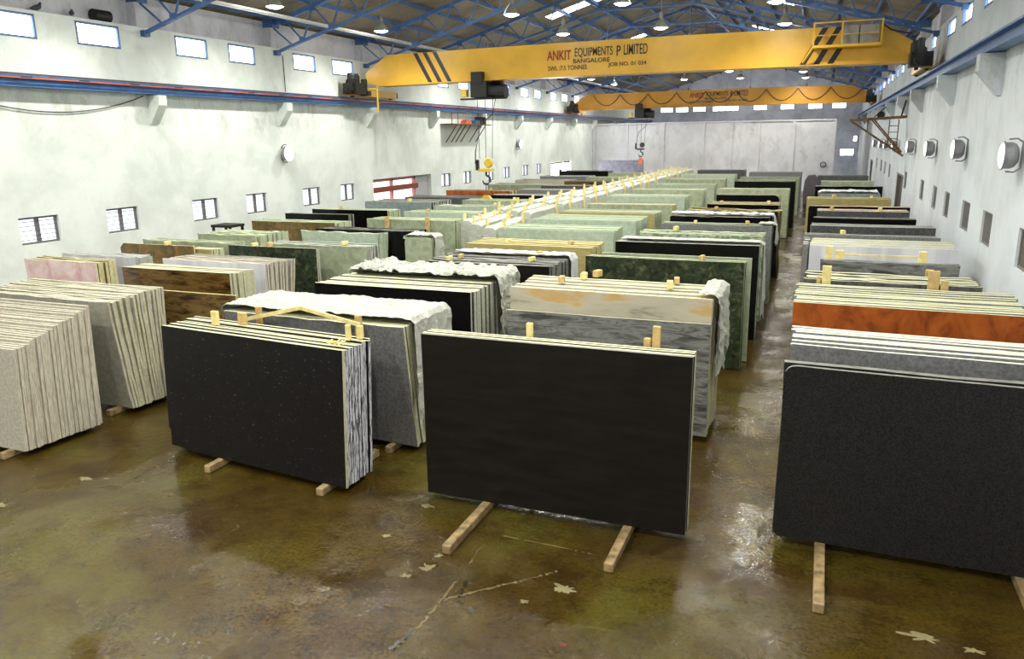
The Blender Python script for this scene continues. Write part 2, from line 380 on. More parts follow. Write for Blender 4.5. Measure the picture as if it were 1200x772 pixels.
# windows
WN = [0]
def window(x, side, ya, yb, za, zb, style):
    """side +1: opening goes towards +x"""
    WN[0] += 1; nm = 'window_%d' % WN[0]
    o = bpy.data.objects.new(nm, None); C.objects.link(o); o.location = (x, (ya+yb)/2, za); struct(o)
    w, h = yb-ya, zb-za; f = MB(); t = .05; d = .10 if style == 'upper' else (.13 if style == 'lower' else .09)
    x0, x1 = sorted((side*(d-.05), side*d)) if style != 'upper' else sorted((-side*.01, side*.06))
    f.box(x0, x1, -w/2, w/2, 0, t); f.box(x0, x1, -w/2, w/2, h-t, h); f.box(x0, x1, -w/2, -w/2+t, t, h-t); f.box(x0, x1, w/2-t, w/2, t, h-t)
    f.build('frame', 'window_blue' if style == 'upper' else 'window_grey', o)
    if style == 'upper':
        m = MB(); 
        for y in (-w/4, w/4): m.box(x1-.01 if side > 0 else x0, x1 if side > 0 else x0+.01, y-.005, y+.005, t, h-t)
        m.box(x1-.01 if side > 0 else x0, x1 if side > 0 else x0+.01, -w/2+t, w/2-t, h*.5-.005, h*.5+.005); m.build('glazing_bar', 'window_blue', o)
    elif style == 'lower':
        m = MB(); m.box(x0, x1, -.05, .05, t, h-t)
        m.build('mullion', 'window_grey', o)
        m = MB(); n = 6
        for i in range(1, n): m.box(x1, x1+.012, -w/2+.01, w/2-.01, h*i/n-.008, h*i/n+.008)
        m.build('grille', 'window_grey', o)
    elif style == 'grille':
        m = MB()
        for i in range(1, 9): m.box(x0, x1, -w/2+w*i/9-.02, -w/2+w*i/9+.02, t, h-t)
        m.build('grille', 'window_grey', o)
    p = MB(); xx = side*{'upper': .07, 'lower': .15, 'grille': .10, 'board': .06}[style]
    pm = {'upper': 'sky_pane', 'lower': 'low_pane', 'grille': 'dim_pane', 'board': 'board_grey'}[style]
    xa, xb = sorted((xx, xx+side*.01)); p.box(xa, xb, -w/2+.01, w/2-.01, .01, h-.01)
    p.build('pane' if style != 'board' else 'panel', pm, o)
for a, b_ in LW: window(XL, -1, a, b_, *LZ, 'lower')
for a, b_ in UW: window(XL, -1, a, b_, *UZ, 'upper')
for i, (a, b_) in enumerate(RW): window(XR, 1, a, b_, 2.03, 2.68, 'board' if i in (0, 3, 5, 7, 9) else 'grille')
for a, b_ in RU: window(XR, 1, a, b_, 6.79, 7.22, 'upper')
# end wall windows (set on the gable)
def endwin(x, z, w, h):
    WN[0] += 1; o = bpy.data.objects.new('window_%d' % WN[0], None); C.objects.link(o); o.location = (x, YE-.005, z); struct(o)
    f = MB(); t = .06
    for q in ((-w/2-t, w/2+t, -t, 0), (-w/2-t, w/2+t, h, h+t), (-w/2-t, -w/2, 0, h), (w/2, w/2+t, 0, h), (-.02, .02, 0, h)): f.box(q[0], q[1], -.06, 0, q[2], q[3])
    f.build('frame', 'window_grey', o); p = MB(); p.box(-w/2, w/2, -.03, -.01, 0, h); p.build('pane', 'sky_pane', o)
for x in (-16, -14.4, -12.6, -10.6, -9.3, -6.5, -3.9, -1.3, .9): endwin(x, 6.62, 1.25, .42)
endwin(1.95, 2.05, 1.2, .6); endwin(2.6, 3.4, .3, .5)
# doors
o = bpy.data.objects.new('door_1', None); C.objects.link(o); o.location = (XL, (DOORL[0]+DOORL[1])/2, 0); struct(o)
b = MB(); hw = (DOORL[1]-DOORL[0])/2
for y in (-hw, -.9, 1.15): b.box(-.26, -.14, y, y+.14, 0, 2.56)
b.box(-.26, -.14, -hw, 1.29, 2.44, 2.56); b.box(-.26, -.14, -hw, 1.29, 1.25, 1.37); b.build('frame', 'frame_pink', o)
b = MB(); b.box(-.22, -.04, -hw, 1.4, 2.0, 2.22); b.build('beam', 'beam_red', o)
b = MB(); b.box(-.25, -.18, 1.29, hw, 0, 2.56); b.build('shutter', 'lilac_concrete', o)
b = MB(); b.box(-.30, -.29, -hw, 1.29, 0, 2.56); b.build('daylight_panel', 'door_light', o)
o = bpy.data.objects.new('door_2', None); C.objects.link(o); o.location = (XL, (DOORF[0]+DOORF[1])/2, 0); struct(o)
b = MB(); hw = (DOORF[1]-DOORF[0])/2; b.box(-.2, -.1, -hw, -hw+.12, 0, 2.48); b.box(-.2, -.1, hw-.12, hw, 0, 2.48); b.box(-.2, -.1, -hw, hw, 2.36, 2.48); b.build('frame', 'window_grey', o)
b = MB(); b.box(-.15, -.1, -.2, .5, 1.5, 1.95); b.build('red_panel', 'beam_red', o)
b = MB(); b.box(-.28, -.27, -hw, hw, 0, 2.48); b.build('daylight_panel', 'far_door_light', o)
for k, (a, c) in enumerate((DOORR, DOORR2)):
    o = bpy.data.objects.new('door_%d' % (3+k), None); C.objects.link(o); o.location = (XR, (a+c)/2, 0); struct(o); hw = (c-a)/2; t = 2.48 if k == 0 else 2.38
    b = MB(); b.box(.15, .2, -hw+.08, hw-.08, 0, t-.06); b.build('panel', 'brown_door', o)
    b = MB(); b.box(.02, .2, -hw, -hw+.08, 0, t); b.box(.02, .2, hw-.08, hw, 0, t); b.box(.02, .2, -hw, hw, t-.08, t); b.build('frame', 'window_grey', o)
# corbels under the crane rails and column stubs on the ledge
tn = [0]
def trim(mb, mat):
    tn[0] += 1; return struct(mb.build('trim_%d' % tn[0], mat))
YCR = [-1, 5.5, 11.8, 17.7, 23.7, 30.9, 36.4, 43.5, 50, 56.5, 62.9, 69, 75]
for y in BAYS:
    if y > YE-1: continue
    b = MB(); b.prism([(XL, 5.52), (XL+.42, 5.52), (XL+.42, 5.25), (XL+.05, 4.75), (XL, 4.75)], 'y', y-.15, y+.15); trim(b, 'plaster_left')
    b = MB(); b.box(XLU, XL+.02, y-.2, y+.2, LEDGE, EAVE-.12); trim(b, 'plaster_upper')
    b = MB(); b.box(XR-.02, XRU, y-.2, y+.2, LEDGE, EAVE-.12); trim(b, 'plaster_upper')
for y in YCR:
    b = MB(); b.prism([(XR, 5.62), (XR-.42, 5.62), (XR-.42, 5.3), (XR-.05, 4.85), (XR, 4.85)], 'y', y-.2, y+.2); trim(b, 'plaster_right')

# floor scrape lines, dried slurry splashes, and pale blobs painting reflection and wear
plain('floor_scrape', (.12, .085, .03), .5, 0, .5, 8); plain('floor_splash_sheen', (.17, .15, .07), .6, 0, .3, 8); plain('floor_dark', (.015, .012, .006), .3, 0, .3, 8); plain('floor_red', (.12, .02, .01), .6)
def floor_line(pts, w_, mat, seed):
    rs = random.Random(seed); b = MB(); P = []
    for i in range(len(pts)-1):
        for k in range(14):
            u = k/14; P.append((pts[i][0]*(1-u)+pts[i+1][0]*u+rs.uniform(-.012, .012), pts[i][1]*(1-u)+pts[i+1][1]*u))
    for i in range(len(P)-1):
        if rs.random() < .16: continue
        d = Vector(P[i+1])-Vector(P[i]); n = Vector((-d.y, d.x)).normalized(); a = w_*rs.uniform(.3, 1.2)
        b.face([(P[i][0]-n.x*a, P[i][1]-n.y*a, .003), (P[i+1][0]-n.x*a, P[i+1][1]-n.y*a, .003), (P[i+1][0]+n.x*a, P[i+1][1]+n.y*a, .003), (P[i][0]+n.x*a, P[i][1]+n.y*a, .003)])
    trim(b, mat)
def floor_blob(x, y, r_, mat, seed, st=1.0):
    rs = random.Random(seed); b = MB(); n = 40; r_ *= .85
    b.face([(x+cos(2*pi*i/n)*r_*st*(q := max(.15, .75+.9*noise.noise(Vector((cos(2*pi*i/n)*2.2+seed*3.1, sin(2*pi*i/n)*2.2, seed))))), y+sin(2*pi*i/n)*r_*q, .003) for i in range(n)]); trim(b, mat)
floor_line([(-3.09, 4.82), (-3.04, 5.21), (-3.03, 5.7), (-3.05, 6.2), (-3.09, 6.83)], .014, 'floor_scrape', 1)
floor_line([(-3.02, 5.66), (-2.71, 5.97), (-2.42, 6.23), (-2.16, 6.52)], .018, 'floor_scrape', 2)
floor_line([(-2.94, 6.96), (-2.35, 6.95), (-1.83, 6.92)], .010, 'floor_scrape', 3)
floor_line([(-3.10, 4.85), (-3.06, 5.2)], .03, 'floor_dark', 4); floor_line([(-2.9, 5.75), (-2.95, 6.05)], .025, 'floor_dark', 5)
floor_line([(-7.98, 6.44), (-8.04, 7.11), (-7.91, 7.31)], .012, 'floor_dark', 6)
for i, (x, y, r_, m_, st) in enumerate(((-2.02, 6.22, .10, 'floor_splash_sheen', 1.4), (-8.6, 6.45, .07, 'floor_splash_sheen', 1.8), (-8.35, 6.55, .04, 'floor_splash_sheen', 1.5), (-8.93, 5.55, .07, 'floor_splash_sheen', 1.3), (1.1, 6.60, .09, 'floor_splash_sheen', 2.6), (1.45, 6.55, .05, 'floor_splash_sheen', 2.5),
                                        (-3.43, 6.1, .10, 'floor_splash_sheen', .8), (-3.42, 6.35, .06, 'floor_splash_sheen', .9), (-4.15, 6.52, .05, 'floor_splash_sheen', 1.6), (-3.55, 5.9, .05, 'floor_splash_sheen', 1.5), (-1.76, 5.43, .035, 'floor_red', 1.3), (-2.7, 5.6, .05, 'floor_dark', 1.2), (-4.05, 7.3, .07, 'floor_splash_sheen', 1.6), (-2.3, 5.9, .04, 'floor_splash_sheen', 1.7))):
    floor_blob(x, y, r_, m_, i+1, st)

# ------------------------------------------------------------------ crane rails
for s, x, zb, zt, lab in ((1, XL+.2, 5.54, 5.86, 'blue steel crane rail girder along the left wall with orange conductor bar'),
                          (-1, XR-.2, 5.64, 5.97, 'blue steel crane rail girder along the right wall over the floodlights')):
    o = empty('crane_rail', (x, 0, zb), lab, 'crane rail'); h = zt-zb
    b = MB(); b.box(-.015, .015, Y0, YE, .03, h-.09); b.box(-.14, .14, Y0, YE, 0, .03); b.box(-.14, .14, Y0, YE, h-.09, h-.05)
    b.build('girder', 'steel_blue', o)
    b = MB(); b.box(-.03, .03, Y0, YE, h-.05, h); b.build('running_rail', 'rail_steel', o)
    if s == 1:
        b = MB(); b.box(.16, .18, Y0, YE, h-.13, h-.10); b.build('conductor_bar', 'conductor_orange', o)
        b = MB(); b.box(.155, .19, 0, .28, h-.11, h-.085); c0 = b.build('conductor_clip', 'cable_black', o); c0.location = (0, 10, 0)
        for k in range(1, 40): c_ = c0.copy(); C.objects.link(c_); c_.parent = o; c_.location = (0, 10+k*1.55, 0)

# ------------------------------------------------------------------ roof trusses
def build_truss(t):
    def tz(x): return EAVE+(RIDGE-EAVE)*(1-abs(x-XM)/(XM-XLU))-.10
    seat, nz = 7.16, 9.46; xa, xb = XL+.01, XR-.01; na, nb = -9.5, -5.3; mt = 'truss_blue'
    def bars(name, L):
        m = MB()
        for q in L: m.bar(*q)
        m.build(name, mt, t)
    def plate(*q): m = MB(); m.box(*q); m.build('gusset', mt, t)
    for sgn, xe, n, xu in ((1, xa, na, XLU+.01), (-1, xb, nb, XRU-.01)):
        bars('top_chord', [((xu, 0, tz(xu)), (XM, 0, tz(XM)), .14, .13)]); bars('bottom_chord', [((xe, 0, seat), (n, 0, nz), .13, .075)])
        K = 7
        for k in range(K):
            u = xe+(n-xe)*(k/K); v = xe+(n-xe)*((k+.5)/K); w_ = xe+(n-xe)*((k+1)/K)
            zz = lambda x: seat+(nz-seat)*(x-xe)/(n-xe)
            tx = u+(v-u)*.8
            if k: bars('web_bar', [((u, 0, zz(u)), (tx, 0, tz(tx)), .05, .04)])
            else: bars('web_bar', [((xu+.3*sgn, 0, tz(xu)-.02), (v+.2*sgn, 0, zz(v)), .05, .04)])
            bars('web_bar', [((tx, 0, tz(tx)), (w_, 0, zz(w_)), .05, .04)])
            plate(tx-.12, tx+.12, -.075, -.07, tz(tx)-.16, tz(tx)+.03); plate(w_-.11, w_+.11, -.072, -.067, zz(w_)-.03, zz(w_)+.13)
        plate(min(xu, xu+sgn*.4), max(xu, xu+sgn*.4), -.18, .18, EAVE-.12, EAVE+.18)
        plate(min(xe, xe+sgn*.15), max(xe, xe+sgn*.15), -.1, .1, seat-.08, seat+.08)
        bars('web_bar', [((n, 0, nz), (XM, 0, tz(XM)), .05, .04)])
    bars('bottom_chord', [((na, 0, nz), (nb, 0, nz), .13, .075)]); bars('web_bar', [((XM, 0, nz), (XM, 0, tz(XM)), .05, .04)])
proto = None
for i, y in enumerate(BAYS[3:]):
    if y > 68: continue
    lab = 'blue steel lattice roof truss, %s one along the hall from the camera end' % ORD[i+1]
    if proto is None:
        proto = t = empty('roof_truss', (0, y, 0), lab, 'roof truss', 'blue roof trusses'); build_truss(t)
    else:
        t = copy_tree(proto); t.location = (0, y, 0); t['label'] = lab
# purlins, knee-height runners and diagonal roof ties
k = 0
PX = [XLU+.45+i*1.42 for i in range(7)]
for side in (0, 1):
    for i, x in enumerate(PX):
        xx = x if side == 0 else 2*XM-x
        b = MB(); z = roofz(xx)-.16; b.box(xx-.03, xx+.03, Y0, YE, z, z+.13)
        tag(b.build('roof_purlin', 'truss_blue'), 'blue roof purlin, %s up from the %s eave' % (ORD[i+1], 'left' if side == 0 else 'right'), 'purlin', 'roof purlins')
for x, z, n in ((-9.5, 9.54, 'left'), (-5.3, 9.54, 'right')):
    b = MB(); b.box(x-.04, x+.04, BAYS[0], BAYS[11], z, z+.07); tag(b.build('truss_runner', 'truss_blue'), 'blue runner bar tying the trusses at the %s bottom chord node' % n, 'steel bar')
b = MB()
tie = [0]
for i, (u, v) in enumerate(((17.2, 22.85), (22.85, 28.5), (28.5, 34.15), (34.15, 39.8), (39.8, 45.45))):
    for sgn, xa, xb in ((1, -9.5, -5.3), (-1, -5.3, -9.5)):
        b = MB(); b.bar((xa, u, 9.67+.04*sgn), (xb, v, 9.67+.04*sgn), .05); tie[0] += 1
        tag(b.build('diagonal_tie', 'truss_blue'), 'blue diagonal tie under the ridge, %s bay of ties, rising %s' % (ORD[i+1], 'rightwards' if sgn > 0 else 'leftwards'), 'steel bar')
for i, (x, z) in enumerate(((-16.2, 8.0), (-15.98, 8.0))):
    b = MB(); b.tube([(x, Y0, z), (x, YE, z)], .035, 6); tag(b.build('service_pipe', 'white_paint'), '%s of the two pale pipes running under the left roof slope' % ('left' if i == 0 else 'right'), 'pipe')

# ------------------------------------------------------------------ high bay lamps
def make_lamp(lit, zt, glow=.10):
    t = empty('high_bay_lamp', (0, 0, 0), '', 'lamp', 'high bay lamps')
    b = MB(); b.lathe([(.05, .34), (.08, .30), (.13, .24), (.20, .14), (.255, .03), (.27, 0), (.255, 0), (.19, .13), (.12, .23), (.05, .28)], n=20); b.build('reflector_shade', 'reflector', t, smooth=True)
    b = MB(); b.lathe([(.0, .55), (.06, .54), (.075, .5), (.075, .36), (.05, .33), (0, .33)], n=12); b.build('ballast_housing', 'cast_alu', t)
    b = MB(); b.lathe([(0, -.055), (.12, -.045), (.20, -.015), (.235, .01), (.16, .12), (.07, .2), (0, .22)], n=16); b.build('bulb', 'bulb' if lit else 'dead_bulb', t)
    b = MB(); b.tube([(0, 0, .54), (0, 0, zt)], .012, 6); b.build('suspension_rod', 'cast_alu', t)
    if lit:
        for ty, e_ in (('SPOT', LAMP_W), ('POINT', LAMP_W*glow)):      # beam of the reflector, and the glow through its rim
            l = bpy.data.lights.new('lamp_light', ty); l.energy = e_; l.color = LAMP_COL; l.shadow_soft_size = .12
            if ty == 'SPOT': l.spot_size = R(160); l.spot_blend = .8
            lo = bpy.data.objects.new('lamp_light', l); C.objects.link(lo); lo.parent = t; lo.location = (0, 0, -.14)
    return t
LAMPS = []
for nm, x, ysl in (('far left', -15.15, (-4, 2, 8, 14, 19.6, 25.5, 35, 41, 47, 52.7, 58.9)), ('left of the ridge', -9.6, (-4, 2, 8, 13.5, 18.8, 24.2, 29.5, 36, 43, 50, 56.9)),
                   ('right of the ridge', -5.9, (-4, 1, 6.5, 12.3, 18, 23.8, 29.6, 36, 43.6, 51.2, 57.8)), ('near the right wall', -1.7, (-4, 2, 8.5, 14.5, 20.2, 25.6, 30.7, 37, 44, 54.2, 59.9)), ('by the right wall', .9, (3, 10))):
    for i, y in enumerate(ysl):
        LAMPS.append((x, y, 'high bay lamp in the row %s, %s from camera end' % (nm, ORD[i+1])))
lp = {}
for i, (x, y, lab) in enumerate(LAMPS):
    lit = True; zt = roofz(x)-8.05
    key = round(x, 1)
    if key not in lp: lp[key] = t = make_lamp(lit, zt)
    else: t = copy_tree(lp[key])
    t.location = (x, y, 8.0); t['label'] = lab
for x, y in ((-12.4, 76), (-7, 78), (-2, 76)):  # extra lamps added behind the partition to brighten the gable, with stronger glow
    t = make_lamp(True, roofz(x)-8.05, .5); t.location = (x, y, 8.0); t['label'] = 'added high bay lamp behind the white partition, hung at %s' % ('left' if x < -10 else 'middle' if x < -5 else 'right')

# ------------------------------------------------------------------ wall floodlights
def flood(x, y, z, side, mat, lab, size=1.0, watt=0):
    t = empty('floodlight', (x, y, z), lab, 'floodlight', 'wall floodlights')
    def ax(m, y0=0): m.v = [(-side*zz, a_, r_) for (a_, r_, zz) in m.v]; return m
    q = size
    ax(MB().lathe([(0, .06), (.13*q, .07), (.19*q, .11), (.215*q, .16), (.215*q, .27), (.235*q, .275), (.235*q, .30), (.215*q, .30)], n=24)).build('housing', 'cast_alu', t, smooth=False)
    ax(MB().lathe([(0, .34), (.10*q, .335), (.18*q, .315), (.215*q, .295)], n=24)).build('glass', mat, t, smooth=True)
    k = MB(); k.bar((0, 0, -.2*q), (0, 0, .2*q), .06, .03)
    k.tube([(0, 0, .2*q), (-side*.10, 0, .27*q), (-side*.22, 0, .26*q)], .016, 6); k.tube([(0, 0, -.2*q), (-side*.10, 0, -.27*q), (-side*.22, 0, -.26*q)], .016, 6)
    k.build('bracket', 'cast_alu', t)
    if watt:
        l = bpy.data.lights.new('flood_light', 'SPOT'); l.energy = watt; l.color = (1, 1, .95); l.spot_size = R(150); l.spot_blend = .8; l.shadow_soft_size = .2
        lo = bpy.data.objects.new('flood_light', l); C.objects.link(lo); lo.parent = t; lo.location = (-side*.40, 0, 0); lo.rotation_euler = (0, R(90-25)*side*1.0, 0) if side > 0 else (0, -R(90-25), 0)
    return t
for i, (y, z) in enumerate(((15.03, 3.8), (20.5, 3.8), (25.8, 3.72), (31.6, 3.68), (38.5, 3.62), (44, 3.6), (48, 3.58), (54, 3.55))):
    flood(XR, y, z, 1, 'flood_glass', 'round floodlight on the right wall, %s from the near end' % ORD[i+1], 1.0, FLOOD_W)
flood(XL+.01, 22.75, 3.8, -1, 'flood_lit', 'glaring floodlight on the left wall, nearer one above the barred windows', 1.15, FLOOD_W)
flood(XL, 45.45, 3.83, -1, 'flood_lit', 'lit floodlight on the left wall, far one beyond the hoist', 1.1, FLOOD_W)

# ------------------------------------------------------------------ bridge cranes
def crane(y, ym, zg, hg, xh, mats, main, lab):
    o = empty('bridge_crane', (0, y, zg), lab, 'crane'); yl = -.32
    g = MB(); xa, xb = -17.45, 2.6; cam_ = .05
    poly = []
    n = 14
    top = [(xa+1.0, hg)]+[(xa+1.0+(xb-1.3-xa-1.0)*i/n, hg+cam_*sin(pi*i/n)) for i in range(1, n)]+[(xb-1.3, hg), (xb, .42), (xb, .02)]
    bot = [(xb-.05-(xb-xa-.6)*i/n, cam_*sin(pi*i/n)) for i in range(0, n+1)]+[(xa, .12), (xa, .5)]
    g.prism(top+bot, 'y', yl, .32); g.build('box_girder', mats[0], o)
    f = MB(); fb = [(p[0], p[1]) for p in bot[:n+1]]
    f.prism(fb+[(fb[-1][0], fb[-1][1]-.03)]+[(p[0], p[1]-.03) for p in fb[::-1]][1:], 'y', yl-.09, .41); f.build('bottom_flange', mats[0], o)
    for x, zr, dd in ((xa+.2-.15, 5.86-zg, 1), (xb-.0, 5.97-zg, -1)):
        e = MB(); zz = zr+.05
        e.box(x-.13, x+.13, -1.75, 1.75, zz, zz+.27); c = e.build('end_carriage', mats[0], o)
        for yy in (-1.45, 1.45):
            wv = MB(); wv.lathe([(0, -.05), (.16, -.05), (.16, .05), (0, .05)], n=16); wv.v = [(x+zc, yy+p, zr+.16+q) for p, q, zc in wv.v]; wv.build('wheel', 'dark_steel', c)
        m = MB(); yy = -1.5
        m.box(x-.1, x+.5*dd if dd > 0 else x+.1, yy-.45, yy+.25, zz+.05, zz+.45) if dd > 0 else m.box(x-.5, x+.1, yy-.45, yy+.25, zz+.05, zz+.45)
        mx = x+.25*dd
        m.tube([(mx, yy-.5, zz+.45), (mx, yy-.1, zz+.45)], .17, 12); m.tube([(mx-.1, yy+.15, zz+.2), (mx-.1, yy+.15, zz+.75)], .13, 12); m.tube([(mx, yy-.45, zz+.4), (mx, yy-.45, zz+.82)], .10, 10)
        m.tube([(mx+.12, yy+.35, zz+.1), (mx+.12, yy+.35, zz+.62)], .12, 12)
        m.tube([(mx, yy-.75, zz+.22), (mx, yy-.45, zz+.22)], .16, 14); m.tube([(mx, yy-.8, zz+.22), (mx, yy-.75, zz+.22)], .12, 14); m.tube([(mx-.1, yy+.15, zz+.75), (mx-.1, yy+.15, zz+.82)], .09, 12); m.box(mx-.05, mx+.3*dd if dd > 0 else mx+.05, yy+.3, yy+.55, zz, zz+.18)
        m.build('drive_motor', 'machine_black', c)
        bf = MB(); bf.box(x-.1, x+.1, 1.75, 1.9, zz+.03, zz+.24); bf.build('buffer', 'machine_black', c)
    if main:
        def stripes(x0, sg, n_=3):
            for i in range(n_):
                s = MB(); a = x0+i*.42*(1 if sg > 0 else -1); sl = .62*(1 if sg > 0 else -1)
                s.prism([(a, hg+.005), (a+.18, hg+.005), (a+.18+sl, .04), (a+sl, .04)], 'y', yl-.006, yl-.001); s.build('stripe', 'crane_black', o)
        stripes(-15.25, 1); stripes(.45, -1)
    # hoist trolley under the girder
    h = MB(); h.box(xh-.38, xh+.28, -.55, .1, -.60, -.02); h.box(xh-.34, xh+.12, -.58, -.33, -.1, .32); h.tube([(xh-.3, -.2, -.4), (xh+.95, -.2, -.42)], .26, 14); h.tube([(xh+.4, .1, -.1), (xh+.4, .5, -.1)], .2, 12)
    h.box(xh-.85, xh+.5, -.5, -.3, -.68, -.62); h.box(xh-.3, xh+.7, .1, .5, -.6, -.1); hh = h.build('hoist', 'machine_black', o)
    q = MB(); q.box(xh-.8, xh-.58, -.5, -.28, -.56, -.3); q.build('limit_box', 'hook_yellow', hh)
    rp = MB(); zhook = 3.3-zg if main else 3.6-zg
    for dx in (-.22, .05, .32): rp.tube([(xh+dx*1.2, -.2, -.6), (xh+dx, -.2, zhook+.15)], .012, 5)
    rp.build('wire_rope', 'dark_steel', hh)
    pc = MB(); pc.tube([(xh+.55, -.3, -.6), (xh+.45, -.35, -1.2), (xh-.05, -.4, -1.6), (xh-.3, -.4, -2.6), (xh-.32, -.4, zhook-.05)], .022, 6); pc.build('pendant_cable', 'cable_black', hh)
    k = MB(); k.lathe([(0, -.08), (.16, -.08), (.19, 0), (.16, .08), (0, .08)], n=18); k.v = [(xh+.15+p, -.2+zc, zhook-.02+q_) for p, q_, zc in k.v]
    k.box(xh-.25, xh+.3, -.3, -.1, zhook-.36, zhook-.24); hk = k.build('hook_block', 'hook_yellow' if main else 'dark_steel', hh)
    k = MB(); pts = [(0, .0), (0, -.15), (.14, -.24), (.16, -.38), (.05, -.5), (-.1, -.48), (-.17, -.36)]
    k.tube([(xh+.05+a, -.2, zhook-.34+c) for a, c in pts], [.05, .05, .055, .06, .055, .045, .02], 8); k.build('hook', 'dark_steel', hk)
    k = MB(); k.box(xh-.34, xh-.24, -.35, -.2, zhook-.3, zhook+.1); k.build('pendant_control', 'machine_black', hh)
    return o
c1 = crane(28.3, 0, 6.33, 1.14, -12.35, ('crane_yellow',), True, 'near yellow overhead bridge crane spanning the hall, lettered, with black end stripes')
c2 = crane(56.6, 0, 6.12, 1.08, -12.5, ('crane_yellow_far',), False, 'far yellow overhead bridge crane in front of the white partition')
# lettering, thin raised paint on the girder face towards the camera
yl = -.331
RX = (R(90), 0, 0)
def fit_text(o, s_, mat, x0, x1, z0, z1, bold=0.0):
    """lettering fitted between x0..x1 and z0..z1 of the crane girder's own frame"""
    t = text('lettering', s_, 1.0, mat, o, (0, 0, 0), RX, 1, bold); xs = [v.co.x for v in t.data.vertices]; ys = [v.co.y for v in t.data.vertices]
    sx = (x1-x0)/(max(xs)-min(xs)); sy = (z1-z0)/(max(ys)-min(ys)); t.scale = (sx, sy, 1); t.location = (x0-min(xs)*sx, yl, z0-min(ys)*sy)
def letters(o, x0, k, dz=0):
    X = lambda a: x0+(a+9.72)*k
    fit_text(o, 'ANKIT', 'red_paint', X(-9.72), X(-8.80), .60+dz, .93+dz, .022)
    fit_text(o, 'EQUIPMENTS', 'lettering_black', X(-8.66), X(-7.26), .63+dz, .98+dz, .006)
    fit_text(o, 'P', 'lettering_black', X(-7.12), X(-6.97), .64+dz, .98+dz, .012)
    fit_text(o, 'LIMITED', 'lettering_black', X(-6.86), X(-6.02), .66+dz, 1.0+dz, .006)
    fit_text(o, 'BANGALORE', 'lettering_black', X(-8.72), X(-7.36), .50+dz-.04, .66+dz-.05, .012)
    fit_text(o, 'SWL :7.5 TONNES', 'lettering_black', X(-9.68), X(-8.2), .24+dz, .40+dz, .01)
    fit_text(o, 'JOB NO. 01 034', 'lettering_black', X(-7.42), X(-6.05), .26+dz, .43+dz, .01)
letters(c1, -9.72, 1.0)
letters(c2, -9.09, 1.06)
# service platform at the right end of the near crane
b = MB()
b.box(-.62, 1.35, -.95, -.36, .48, .56); b.build('platform', 'crane_yellow', c1)
b = MB()
for x in (-.62, .2, 1.33): b.bar((x, -.93, .5), (x, -.93, 1.25), .05)
b.bar((-.62, -.93, 1.22), (1.33, -.93, 1.22), .04); b.bar((-.62, -.93, .85), (1.33, -.93, .85), .03); b.bar((-.9, -.5, .1), (-.62, -.9, .5), .06); b.build('handrail', 'crane_yellow', c1)
b = MB(); b.box(.2, .68, -.75, -.42, .56, 1.12); b.box(.72, 1.25, -.75, -.42, .56, 1.12); b.build('control_panel', 'panel_grey', c1)
b = MB(); b.tube([(1.35, -.45, 1.15), (1.6, -.5, .95), (1.9, -.5, .86), (2.2, -.45, .8)], .025, 6); b.build('power_cable', 'cable_black', c1)
b = MB(); b.bar((-16.6, -.9, -.05), (-16.6, -.9, -1.05), .05); b.bar((-17.2, -.9, -.15), (-16.6, -.9, -.15), .05); b.build('drop_pole', 'hook_yellow', c1)
# festoon cable on the far crane
b = MB()
for i in range(9):
    x0 = -16+i*2.0; b.tube([(x0+2.0*t/8, -.36, 1.0-.75*4*(t/8)*(1-t/8)) for t in range(9)], .025, 5)
b.build('festoon_cable', 'cable_black', c2)
# sling hanging below the near hook with a yellow plate clamp
o = empty('lifting_clamp', (-12.32, 28.1, 1.60), 'yellow plate lifting clamp hanging on a chain under the near hook', 'clamp')
b = MB(); b.tube([(0, 0, .42), (0, 0, .87)], .014, 6); b.build('chain', 'dark_steel', o)
b = MB(); b.prism([(-.28, 0), (-.28, .22), (-.1, .42), (.12, .42), (.3, .2), (.3, 0), (.12, 0), (.1, -.35), (-.14, -.35), (-.16, 0)], 'y', -.09, .09); b.build('clamp_body', 'hook_yellow', o)
o = empty('lifting_clamp', (-12.45, 56.4, 2.38), 'small orange clamp hanging under the far crane hook', 'clamp')
b = MB(); b.tube([(0, 0, .25), (0, 0, .40)], .014, 6); b.build('chain', 'dark_steel', o)
b = MB(); b.prism([(-.14, -.15), (-.14, .2), (-.05, .3), (.05, .3), (.14, .2), (.14, -.15)], 'y', -.07, .07); b.build('clamp_body', 'conductor_orange', o)

# ------------------------------------------------------------------ wall fittings
o = empty('jib_bracket', (XR-.06, 35.6, 4.7), 'rusty triangular steel jib bracket with a ladder on the right wall', 'bracket')
b = MB(); b.bar((0, 0, .1), (-2.1, 0, 0), .1); b.bar((0, .9, .1), (-2.1, .1, 0), .1); b.build('top_beam', 'rust_steel', o)
b = MB(); b.bar((-2.1, 0, 0), (0, 0, -1.45), .08); b.bar((-1.3, 0, .02), (-.05, 0, -1.4), .05); b.bar((-1.2, .15, .02), (-.05, .3, -1.3), .05); b.build('brace', 'rust_steel', o)
b = MB(); b.bar((-.62, 0, 0), (-.62, 0, -1.05), .04); b.bar((-.28, 0, 0), (-.28, 0, -1.25), .04)
for z in (-.25, -.5, -.75, -1.0): b.bar((-.62, 0, z), (-.28, 0, z), .03)
b.bar((-1.42, 0, 0), (-1.42, 0, -.5), .04); b.build('ladder', 'rust_steel', o)
b = MB(); b.tube([(-.95, .1, .2), (-.95, .5, .2)], .14, 10); b.bar((-.2, .2, .1), (-.05, .5, .75), .05); b.bar((-1.2, .2, .1), (-.8, .2, .5), .04); b.build('winch', 'machine_black', o)
o = empty('service_platform', (XL+.01, 37.6, 4.95), 'narrow steel wall platform on struts below the left crane rail', 'platform')
